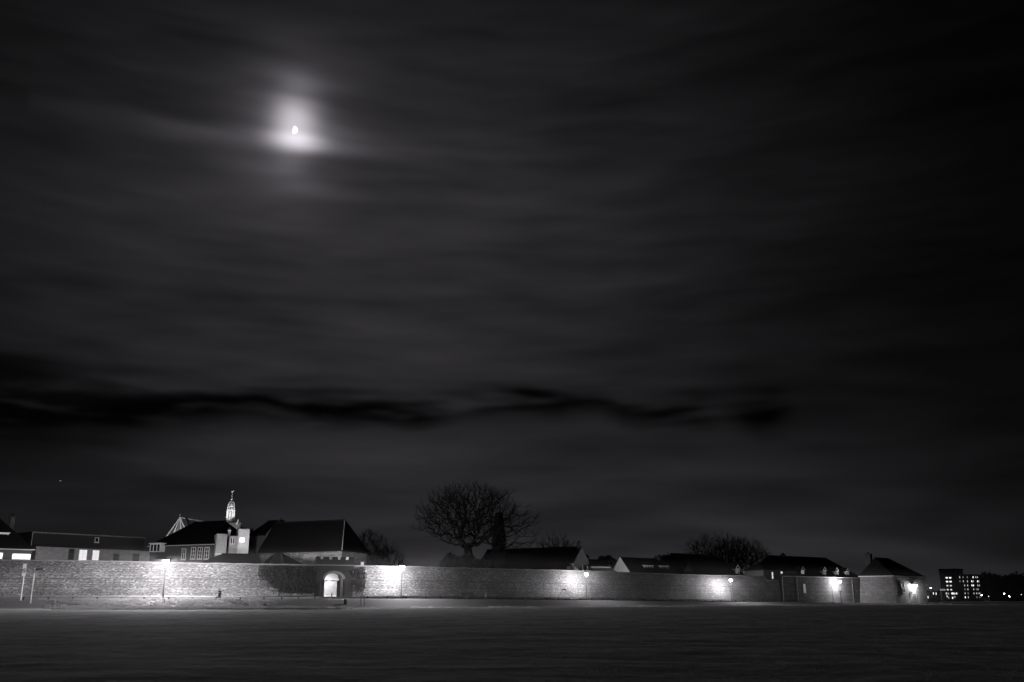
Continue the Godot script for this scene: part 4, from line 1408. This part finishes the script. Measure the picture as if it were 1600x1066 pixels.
func make_trees() -> void:
	# the great oak: broad crown, low fork
	var d := 150.0
	var p := at(734, 880, d)
	p.y = 1.0
	var k := d / 1470.0
	var e := func(px: float, py: float, rx: float, ry: float, rz: float) -> Array: return [at(px, py, d).x - p.x, high(py, d) - 1.0, 0.0, rx * k, ry * k, rz * k]
	bare_tree("oak_tree", "great bare oak with a broad domed crown behind the wall", p, high(872, d) - 1.0, [e.call(668, 822, 22, 12, 20), e.call(662, 806, 16, 14, 20), e.call(700, 784, 30, 22, 30), e.call(775, 786, 34, 22, 30), e.call(735, 806, 76, 47, 60), e.call(735, 808, 80, 46, 60), e.call(730, 808, 78, 45, 60), e.call(738, 800, 68, 40, 55), e.call(745, 795, 55, 36, 50), e.call(700, 812, 50, 36, 40), e.call(812, 824, 32, 34, 36), e.call(800, 838, 40, 30, 34)], 1600, 4, 1.0, 0.019, 21)
	conifer("dense dark conifer in front of the great oak", at(779, 938, 144) + Vector3(0, 0.2, 0), high(812, 144) - 1.0, 1.55, 3)
	evergreen("evergreen_shrub", "big rounded evergreen shrub below the oak beside the wall", "shrub", Vector3(at(715, 900, 141).x, 1.0, -141), [[-1.2, 3.9, 0, 1.5, 3.0, 1.6], [1.2, 4.1, 0, 1.9, 2.7, 1.6], [0, 3.2, 0.3, 2.5, 2.6, 1.5]], 9000, 0.3, M.leaf, 31, 3.0)
	evergreen("holly_bush", "tall dark bush between the oak trunk and the conifer", "shrub", Vector3(at(756, 900, 143).x, 1.0, -143), [[0, 3.6, 0, 1.7, 2.6, 1.5], [1.6, 3.2, 0, 1.5, 2.4, 1.4]], 7000, 0.3, M.leaf, 32, 3.0)
	# smaller bare trees
	var q := at(870, 890, 186)
	q.y = 1.0
	bare_tree("bare_tree", "bare round-headed tree behind the black roof's chimney end", q, 4.2, [[-0.3, 9.4, 0, 4.0, 3.6, 3.4], [0.4, 8.4, 0, 4.4, 2.8, 3.2]], 520, 4, 0.8, 0.022, 41, "bare trees behind the houses")
	q = at(899, 890, 182)
	q.y = 1.0
	bare_tree("bare_tree", "slim bare tree beside the little white outhouse", q, 3.2, [[0.2, 7.4, 0, 1.7, 2.7, 1.6]], 200, 3, 0.7, 0.018, 42, "bare trees behind the houses")
	q = at(1124, 890, 236)
	q.y = 1.0
	bare_tree("bare_tree", "wide bare tree rising behind the pointed dormer house", q, 5.0, [[0, 12.0, 0, 8.2, 4.4, 5.5], [-3.0, 10.6, 0, 5.6, 3.6, 4.0], [3.0, 11.0, 0, 6.0, 4.0, 4.0]], 900, 5, 1.1, 0.022, 43, "bare trees behind the houses")
	q = at(1156, 890, 247)
	q.y = 1.0
	bare_tree("bare_tree", "broad bare tree with a level top behind the two pointed dormers", q, 5.0, [[0, 12.2, 0, 7.2, 3.8, 5.0], [2.6, 10.4, 0, 6.0, 3.4, 4.0]], 800, 5, 1.1, 0.022, 44, "bare trees behind the houses")
	q = at(578, 890, 176)
	q.y = 1.0
	bare_tree("bare_tree", "twiggy upright tree at the barn roof's sloping end", q, 3.0, [[0, 8.4, 0, 3.7, 4.2, 3.0], [0.6, 6.0, 0, 3.6, 3.2, 2.6]], 560, 5, 0.9, 0.02, 45, "bare trees behind the houses")
	q = at(606, 890, 180)
	q.y = 1.0
	bare_tree("bare_tree", "lower twiggy tree behind the lamp between gatehouse and oak", q, 2.6, [[0, 6.6, 0, 3.0, 3.8, 2.6]], 400, 5, 0.9, 0.02, 46, "bare trees behind the houses")
	q = at(1196, 890, 232)
	q.y = 1.0
	bare_tree("bare_tree", "low bare tree behind the wall end house", q, 2.5, [[0, 6.6, 0, 2.8, 2.8, 2.5]], 240, 4, 0.9, 0.026, 47, "bare trees behind the houses")
	evergreen("round_evergreen", "round-headed evergreen behind the house with wide white dormers", "tree", Vector3(at(1043, 890, 228).x, 1.0, -228), [[0, 7.6, 0, 3.4, 3.2, 3.0], [1.8, 5.6, 0, 2.8, 2.6, 2.6]], 7000, 0.42, M.leaf, 33, 5.0)
	evergreen("low_evergreen", "low spreading evergreen behind the dark bungalow", "shrub", Vector3(at(946, 890, 214).x, 1.0, -214), [[0, 6.8, 0, 3.0, 3.0, 2.4], [-4.5, 6.0, 0, 4.2, 2.8, 2.4], [3.6, 6.4, 0, 3.4, 2.6, 2.4]], 9000, 0.42, M.leaf, 34, 4.0)
	evergreen("garden_bush", "dark garden bush filling the gap beside the wall end house", "shrub", Vector3(at(1182, 890, 212).x, 1.0, -212), [[0, 5.0, 0, 2.2, 3.0, 2.0], [1.8, 4.4, 0, 1.8, 2.4, 1.8]], 6000, 0.36, M.leaf, 35, 4.0)
	# the belt of trees beyond the field
	var say := ["first dark tree of the far belt, right beside the apartment block", "dense dark tree of the far belt above the hooded lamp", "low dark tree of the far belt between two lamps", "dark tree of the far belt above the round lamp", "taller dark tree of the far belt past the round lamp", "last dark tree of the far belt by the faintest lamp"]
	var spots := [[1543, 897, 660.0, 5.5], [1553, 900, 640.0, 6.5], [1564, 903, 640.0, 6.0], [1575, 902, 620.0, 6.5], [1588, 899, 620.0, 6.0], [1602, 900, 620.0, 7.0]]
	for i in spots.size():
		var s: Array = spots[i]
		var b := at(s[0], s[1], s[2])
		var h := b.y
		evergreen("far_tree", say[i], "tree", Vector3(b.x, 0, b.z), [[0, h * 0.6, 0, s[3], h * 0.42, s[3]], [s[3] * 0.3, h * 0.35, 0, s[3], h * 0.36, s[3]]], 5000, 0.9, M.leaf, 60 + i, h * 0.6)

# ---------------------------------------------------------------- street furniture
func make_furniture() -> void:
	var st: SurfaceTool
	# the parking-zone panel and the street-name post
	var p := at(32.5, 935, 101.5)
	p.y = ground(p.x, -p.z)
	var t := thing("traffic_sign", "tall post with a white panel bearing a dark round sign", "traffic sign", here(p, -0.4))
	var h := high(881, 101.5) - p.y
	st = S()
	tube(st, Vector3(0, -0.4, 0), Vector3(0, h, 0), 0.05, 0.05, 8)
	part("post", st, M.paint, t)
	part("panel", bevel_box(Vector3(-0.27, h - 1.28, 0.052), Vector3(0.27, h, 0.085), 0.02), M.paint, t)
	var flat := Transform3D(Basis(Vector3.RIGHT, PI / 2), Vector3(0, h - 0.72, 0.089))
	part("sign_ring", lathe([[0.17, 0.0], [0.245, 0.0], [0.245, 0.012], [0.17, 0.012], [0.17, 0.0]], 24), M.dark_metal, t, flat)
	part("sign_disc", lathe([[0.0, 0.0], [0.168, 0.0], [0.168, 0.006], [0.0, 0.006]], 24), M.zinc, t, flat)
	part("sign_bar", bx(Vector3(-0.17, -0.035, 0.1), Vector3(0.17, 0.035, 0.106)), M.dark_metal, t, Transform3D(Basis(Vector3.BACK, -0.78), Vector3(0, h - 0.72, 0.0)))
	p = at(47.8, 938, 100.0)
	p.y = ground(p.x, -p.z)
	t = thing("street_name_sign", "slim white post with a dark arm board pointing at the lamp", "sign", here(p, 0.1))
	h = high(888, 100) - p.y
	st = S()
	tube(st, Vector3(0, -0.4, 0), Vector3(0, h, 0), 0.05, 0.045, 8)
	part("post", st, M.paint, t)
	part("arm_board", bx(Vector3(0.06, h - 0.17, -0.015), Vector3(0.82, h - 0.03, 0.015)), M.dark_metal, t)
	part("small_plate", bx(Vector3(-0.2, h - 0.48, 0.05), Vector3(0.2, h - 0.24, 0.07)), M.paint, t)
	# litter bins
	for b in [[341.5, 934.5, 108.0, "round dark litter bin standing on the bank near the street lamp"], [760, 935.5, 131.5, "round dark litter bin beside the bench"]]:
		p = at(b[0], b[1], b[2])
		p.y = ground(p.x, -p.z)
		t = thing("litter_bin", b[3], "litter bin", here(p), "round litter bins")
		part("body", lathe([[0.0, -0.1], [0.21, -0.1], [0.24, 0.05], [0.25, 0.6], [0.23, 0.64], [0.0, 0.64]], 14), M.metal, t)
		part("band", lathe([[0.0, 0.63], [0.262, 0.63], [0.262, 0.68], [0.0, 0.68]], 14), M.dark_metal, t)
		part("lid", lathe([[0.0, 0.8], [0.26, 0.8], [0.25, 0.88], [0.1, 0.95], [0.0, 0.96]], 14), M.dark_metal, t)
		for i in 3:
			var a := TAU * i / 3 + 0.4
			part("strut", bx(Vector3(-0.02, 0.682, -0.02), Vector3(0.02, 0.798, 0.02)), M.dark_metal, t, Transform3D(Basis(), Vector3(cos(a) * 0.21, 0, sin(a) * 0.21)))
	p = at(539, 938.5, 112.5)
	p.y = ground(p.x, -p.z)
	t = thing("square_bin", "square black bin in front of the gatehouse", "litter bin", here(p, 0.3))
	part("body", bevel_box(Vector3(-0.19, -0.1, -0.17), Vector3(0.19, 0.5, 0.17), 0.03), M.dark_metal, t)
	part("lid", bevel_box(Vector3(-0.21, 0.503, -0.19), Vector3(0.21, 0.58, 0.19), 0.03), M.dark_metal, t)
	# notice frame: two posts under a rail
	p = at(566.5, 938, 112.8)
	p.y = ground(p.x, -p.z)
	t = thing("notice_frame", "narrow frame of two dark posts under a rail beside the gate path", "notice frame", here(p, 0.2))
	for s in [-0.19, 0.19]:
		part("post", bevel_box(Vector3(s - 0.04, -0.3, -0.04), Vector3(s + 0.04, 1.05, 0.04), 0.01), M.dark_metal, t)
	part("top_rail", bevel_box(Vector3(-0.25, 1.053, -0.05), Vector3(0.25, 1.14, 0.05), 0.01), M.dark_metal, t)
	# bollard in the gateway
	p = at(518, 934, 117.2)
	p.y = ground(p.x, -p.z)
	t = thing("bollard", "short dark bollard in the mouth of the gateway", "bollard", here(p))
	part("post", lathe([[0.0, -0.2], [0.09, -0.2], [0.08, 0.42], [0.0, 0.42]], 10), M.dark_metal, t)
	part("knob", lathe([[0.0, 0.42], [0.1, 0.43], [0.11, 0.47], [0.07, 0.53], [0.0, 0.54]], 10), M.dark_metal, t)
	# bench
	p = at(731, 937, 129.5)
	p.y = ground(p.x, -p.z)
	t = thing("bench", "dark wooden bench with slatted back at the foot of the wall below the oak", "bench", here(p, 0.5))
	for i in 3:
		part("seat_slat", bevel_box(Vector3(-0.85, 0.42, -0.2 + i * 0.15), Vector3(0.85, 0.46, -0.07 + i * 0.15), 0.01), M.wood, t)
	for i in 2:
		part("back_slat", bevel_box(Vector3(-0.85, 0.56 + i * 0.16, -0.3), Vector3(0.85, 0.68 + i * 0.16, -0.26), 0.01), M.wood, t)
	for s in [-0.65, 0.65]:
		part("leg", bevel_box(Vector3(s - 0.04, -0.1, -0.25), Vector3(s + 0.04, 0.418, 0.2), 0.01), M.dark_metal, t)
		part("back_support", bevel_box(Vector3(s - 0.03, 0.42, -0.36), Vector3(s + 0.03, 0.85, -0.302), 0.01), M.dark_metal, t)
	# tee-shaped sign before the row house
	p = at(1315, 942, 196.0)
	p.y = ground(p.x, -p.z)
	t = thing("tee_sign", "dark tee-shaped sign before the dormered row house", "sign", here(p, 0.4))
	st = S()
	tube(st, Vector3(0, -0.3, 0), Vector3(0, 2.1, 0), 0.06, 0.06, 8)
	part("post", st, M.dark_metal, t)
	part("board", bx(Vector3(-0.34, 2.1, -0.03), Vector3(0.34, 2.32, 0.03)), M.dark_metal, t)
	# a spout in the wall by the third lamp
	var w := nearest(at(882, 922, 148).x, 148)
	var q := at(882, 922, 147.2)
	t = thing("wall_spout", "small dark iron spout jutting from the wall below the black roof's chimney end", "spout", here(q, 0.7))
	st = S()
	tube(st, Vector3(0, 0, -1.2), Vector3(0, 0.05, 0.25), 0.07, 0.07, 8)
	tube(st, Vector3(0, 0.05, 0.2), Vector3(0.05, -0.22, 0.35), 0.075, 0.06, 8)
	part("pipe", st, M.dark_metal, t)
	part("flange", lathe([[0.0, -0.02], [0.17, -0.02], [0.17, 0.02], [0.0, 0.02]], 10), M.dark_metal, t, Transform3D(Basis(Vector3.RIGHT, PI / 2), Vector3(0, 0.03, 0.1)))
	# knee rails
	rail(-100.0, at(492, 936, 108).x, "low wooden knee rail along the bank past the signposts and street lamp")
	rail(at(572, 936, 117).x, 57.0, "low wooden knee rail along the walk from the notice frame past the bench")

func rail(x0: float, x1: float, label: String) -> void:
	var pts := along(x0 - 12.0, x1 + 12.0, 0.25)
	var line := []
	for i in pts.size():
		var p: Dictionary = pts[i]
		var left := 1.0 - smoothstep(-34.0, -22.0, p.p.x)
		var q: Vector3 = p.p + p.n * lerpf(5.6, 12.4, left)
		if q.x < x0 or q.x > x1:
			continue
		if line and (q - line[-1]).length() < 2.3:
			continue
		q.y = ground(q.x, -q.z)
		line.append(q)
	var t := thing("knee_rail", label, "fence", here(line[0]))
	var post := bevel_box(Vector3(-0.06, -0.35, -0.06), Vector3(0.06, 0.27, 0.06), 0.015)
	post.generate_normals()
	var pm := post.commit()
	for i in line.size():
		part("post", pm, M.wood, t, Transform3D(Basis(), line[i] - line[0]))
		if i + 1 < line.size():
			var a: Vector3 = line[i] - line[0] + Vector3(0, 0.31, 0)
			var b: Vector3 = line[i + 1] - line[0] + Vector3(0, 0.31, 0)
			var st := S()
			tube(st, a.lerp(b, 0.002), a.lerp(b, 0.998), 0.045, 0.045, 6)
			part("rail", st, M.wood, t)

# ---------------------------------------------------------------- grass
func tuft_mesh(blades: int, h: float, spread: float, seed_v: int, m: Material, wide := 0.06) -> Mesh:
	var r := RandomNumberGenerator.new()
	r.seed = seed_v
	var st := S()
	for i in blades:
		var a := r.randf() * TAU
		var b := Vector3(r.randfn() * spread, -0.01, r.randfn() * spread)
		var w := Vector3(cos(a), 0, sin(a)) * h * wide
		var top := b + Vector3(r.randfn() * 0.35 * h, h * r.randf_range(0.6, 1.2), r.randfn() * 0.35 * h)
		tri(st, b - w, b + w, top)
	st.generate_normals()
	var mesh := st.commit()
	mesh.surface_set_material(0, m)
	return mesh

func scatter(called: String, label: String, mesh: Mesh, places: Array) -> void:
	var mm := MultiMesh.new()
	mm.transform_format = MultiMesh.TRANSFORM_3D
	mm.mesh = mesh
	mm.instance_count = places.size()
	for i in places.size():
		mm.set_instance_transform(i, places[i])
	var o := MultiMeshInstance3D.new()
	o.name = called
	o.multimesh = mm
	add_child(o)
	tag(o, label, "grass")
	o.set_meta("kind", "stuff")

func make_grass() -> void:
	var r := RandomNumberGenerator.new()
	r.seed = 5
	var spots := []
	while spots.size() < 60000:
		var d := 14.0 + 66.0 * pow(r.randf(), 1.5)
		var x := r.randf_range(-0.62, 0.62) * d
		if bumps.get_noise_2d(x * 3.0, d * 5.0) + 0.4 < r.randf() * 0.9:
			continue
		var s := r.randf_range(0.6, 1.5)
		spots.append(Transform3D(Basis(Vector3.UP, r.randf() * TAU).scaled(Vector3(s, s * r.randf_range(0.7, 1.3), s)), Vector3(x, ground(x, d), -d)))
	scatter("field_grass", "short tufty grass of the dark field in front", tuft_mesh(14, 0.03, 0.1, 1, M.blade, 0.07), spots)
	spots = []
	while spots.size() < 6000:
		var px := r.randf_range(60, 560)
		var d := r.randf_range(94.0, 106.0)
		var x: float = at(px, 940, d).x
		if bumps.get_noise_2d(x * 5.0, d * 8.0) + 0.35 < r.randf() * 0.8 or smoothstep(40.0, 190.0, px) * (1.0 - smoothstep(430.0, 560.0, px)) < r.randf():
			continue
		var g := at(496, 936, d).x
		if absf(x - g) < 2.2 and d > 99.0:
			continue
		var s := r.randf_range(0.5, 1.6)
		spots.append(Transform3D(Basis(Vector3.UP, r.randf() * TAU).scaled(Vector3(s, s * 0.8, s)), Vector3(x, ground(x, d), -d)))
	scatter("bank_grass", "rough uncut grass on the bank below the knee rail", tuft_mesh(12, 0.22, 0.16, 2, M.dry_blade, 0.1), spots)

func make_weeds() -> void:
	var r := RandomNumberGenerator.new()
	r.seed = 15
	var spots := []
	for p in along(-80.0, 57.0, 0.12):
		if bumps.get_noise_2d(p.p.x * 3.0, 200.0) + 0.25 < r.randf() * 0.6:
			continue
		var s := r.randf_range(0.5, 1.7)
		var q: Vector3 = p.p + p.n * r.randf_range(0.32, 0.75)
		spots.append(Transform3D(Basis(Vector3.UP, r.randf() * TAU).scaled(Vector3(s, s * r.randf_range(0.6, 1.4), s)), q))
	scatter("wall_weeds", "ragged weeds growing along the foot of the town wall", tuft_mesh(14, 0.24, 0.14, 4, M.dry_blade, 0.1), spots)

# ivy: leaves hung close to the wall face inside an outline given as px, py points
func ivy(label: String, outline: Array, count: int, seed_v: int) -> void:
	var r := RandomNumberGenerator.new()
	r.seed = seed_v
	var lo := Vector2(1e9, 1e9)
	var hi := Vector2(-1e9, -1e9)
	var poly := PackedVector2Array()
	for p in outline:
		poly.append(Vector2(p[0], p[1]))
		lo = lo.min(poly[-1])
		hi = hi.max(poly[-1])
	var mid := (lo + hi) / 2
	var d0 := wall_depth(mid.x)
	var origin := at(mid.x, hi.y, d0)
	var t := thing("ivy", label, "ivy", here(origin), "ivy beside the gatehouse")
	var st := S()
	var n := 0
	while n < count:
		var q := Vector2(r.randf_range(lo.x, hi.x), r.randf_range(lo.y, hi.y))
		var edge := q + Vector2(r.randfn(), r.randfn()) * 7.0
		if not Geometry2D.is_point_in_polygon(edge, poly) or bumps.get_noise_2d(q.x * 2.2, q.y * 2.2) < r.randf_range(-0.75, -0.1):
			continue
		n += 1
		var p := at(q.x, q.y, wall_depth(q.x) - 0.22 - absf(r.randfn()) * 0.12) - origin
		var b := Basis(Vector3(r.randfn(), r.randfn(), r.randfn()).normalized(), r.randf() * 2.2)
		var s := r.randf_range(0.08, 0.2)
		tri(st, p + b * Vector3(-s * 0.6, 0, 0), p + b * Vector3(s * 0.6, 0, 0), p + b * Vector3(0, -s * 1.2, s * 0.2))
	part("foliage", st, M.leaf, t)
	st = S()
	for i in 3:
		var x := lerpf(lo.x, hi.x, 0.35 + 0.2 * i)
		var a := at(x, hi.y + 6.0, wall_depth(x) - 0.3) - origin
		var e := at(x + 3.0, lerpf(lo.y, hi.y, 0.4), wall_depth(x + 3.0) - 0.12) - origin
		tube(st, a, a.lerp(e, 0.5) + Vector3(0.15, 0, 0), 0.05, 0.04, 5)
		tube(st, a.lerp(e, 0.5) + Vector3(0.15, 0, 0), e, 0.04, 0.02, 5)
	part("stem", st, M.bark, t)

func wall_depth(px: float) -> float:
	var k := (px - 800.0) / 1505.0
	for i in wall_pts.size() - 1:
		var a: Vector3 = wall_pts[i]
		var b: Vector3 = wall_pts[i + 1]
		var fa := a.x - k * a.y
		var fb := b.x - k * b.y
		if fa <= 0.0 and fb >= 0.0:
			return lerpf(a.y, b.y, fa / (fa - fb))
	return 120.0

# ---------------------------------------------------------------- moon and star
func make_moon() -> void:
	var r := ray(459, 203).normalized()
	var dist := 3000.0
	var t := thing("moon_in_sky", "bright waxing moon shining through thin cloud", "moon", Transform3D(Basis(), Vector3(0, EYE, 0) + r * dist).looking_at(Vector3(0, EYE, 0), Vector3.UP))
	var rad := dist * tan(deg_to_rad(0.235))
	var st := S(true)
	# the sunlit side of the ball: a thick lune, its terminator a little past the middle
	var n := 18
	for j in n:
		for i in n:
			var f := func(a: float, b: float) -> Vector3:
				var lat := PI * (a - 0.5)
				var lon := lerpf(-0.1 * PI, 0.5 * PI, b)
				return Vector3(-sin(lon) * cos(lat), sin(lat), -cos(lon) * cos(lat)) * rad
			quad(st, f.call(float(j) / n, float(i) / n), f.call(float(j) / n, (i + 1.0) / n), f.call((j + 1.0) / n, (i + 1.0) / n), f.call((j + 1.0) / n, float(i) / n))
	part("sunlit_face", st, M.moon, t, Transform3D(Basis(Vector3.BACK, 0.12), Vector3.ZERO))
	var q := ray(94, 751.5).normalized()
	var s := thing("star_in_sky", "tiny bright star low in the sky above the flat-roofed building", "star", Transform3D(Basis(), Vector3(0, EYE, 0) + q * dist))
	part("point", lathe([[0.0, -1.6], [1.6, 0.0], [0.0, 1.6]], 8), M.lit_dim, s, Transform3D(Basis(Vector3.BACK, -0.6).scaled(Vector3(2.2, 0.6, 1.0)), Vector3.ZERO))

# thin mist box added along the walk to give the lamp heads a glow
func mist(a: Vector3, b: Vector3, wide: float) -> void:
	var u := (b - a).normalized()
	var f := FogVolume.new()
	f.name = numbered("lamp_glow_mist")
	f.shape = RenderingServer.FOG_VOLUME_SHAPE_BOX
	f.size = Vector3((b - a).length(), 7.0, wide)
	var m := FogMaterial.new()
	m.density = 0.0013
	m.albedo = Color(1, 1, 1)
	f.material = m
	add_child(f)
	f.transform = Transform3D(Basis(u, Vector3.UP, u.cross(Vector3.UP)), (a + b) / 2 + Vector3(0, 3.6, 0))
	f.set_meta("kind", "stuff")
	tag(f, "thin mist added along the town wall to give the lamps a glow", "mist")

# ---------------------------------------------------------------- scene
func _ready() -> void:
	var cam := Camera3D.new()
	cam.name = "camera"
	cam.fov = rad_to_deg(2.0 * atan(533.0 / FOC))
	cam.position = Vector3(0, EYE, 0)
	cam.rotation.x = PITCH
	cam.near = 0.1
	cam.far = 6000.0
	add_child(cam)
	cam.current = true
	var we := WorldEnvironment.new()
	we.name = "environment"
	var env := Environment.new()
	env.background_mode = Environment.BG_SKY
	env.sky = make_sky()
	env.background_energy_multiplier = 1.0
	env.tonemap_mode = Environment.TONE_MAPPER_LINEAR
	env.tonemap_exposure = 1.0
	env.volumetric_fog_enabled = true
	env.volumetric_fog_density = 0.0
	env.sdfgi_enabled = true
	env.ssao_enabled = true
	env.ssil_enabled = true
	we.environment = env
	add_child(we)
	var sun := DirectionalLight3D.new()
	sun.name = "moonlight"
	sun.light_energy = 0.02
	sun.light_angular_distance = 0.6
	sun.light_color = Color(1, 0.985, 1.0)
	sun.shadow_enabled = true
	add_child(sun)
	var md := ray(459, 203).normalized()
	sun.look_at_from_position(Vector3.ZERO, -Vector3(md.x, md.y - 0.03, md.z))

	bumps.noise_type = FastNoiseLite.TYPE_SIMPLEX_SMOOTH
	bumps.frequency = 0.12
	bumps.fractal_octaves = 3
	bumps.seed = 9
	for k in [[-760, 113.0, 1.2], [-420, 113.5, 1.2], [0, 114.0, 1.2], [250, 116.0, 1.22], [400, 118.0, 1.2], [490, 120.0, 1.15], [550, 121.9, 1.13], [620, 124.5, 1.12], [760, 136.0, 1.02], [900, 150.0, 0.9], [970, 157.0, 0.8], [1100, 175.0, 0.6], [1180, 186.0, 0.52], [1222, 191.8, 0.46], [1340, 209.0, 0.3], [1397, 204.0, 0.2], [1447, 216.0, 0.05]]:
		var p := at(k[0], 938, k[1])
		wall_pts.append(Vector3(p.x, k[1], k[2]))
	wall_pts.append(Vector3(wall_pts[-1].x + 30.0, 340.0, 0.0))
	make_materials()
	make_ground()
	make_paths()
	make_walls()
	make_buildings()
	make_church()
	make_trees()
	make_lamps()
	make_furniture()
	make_grass()
	make_weeds()
	ivy("dark ivy spreading over the wall from the shed to the gatehouse", [[404, 884], [492, 885], [492, 922], [470, 926], [448, 924], [432, 912], [418, 900]], 9000, 71)
	ivy("narrow thin strip of ivy added to darken the wall past the gatehouse towards the lamp", [[549, 886], [572, 887], [570, 906], [566, 918], [549, 924]], 700, 72)  # sparse leaves added to darken the lamplit wall here
	make_moon()
	mist(Vector3(-88, 0, -109), Vector3(-17, 0, -113.5), 26.0)
	mist(Vector3(-16.5, 0, -114.0), Vector3(98, 0, -205.0), 26.0)
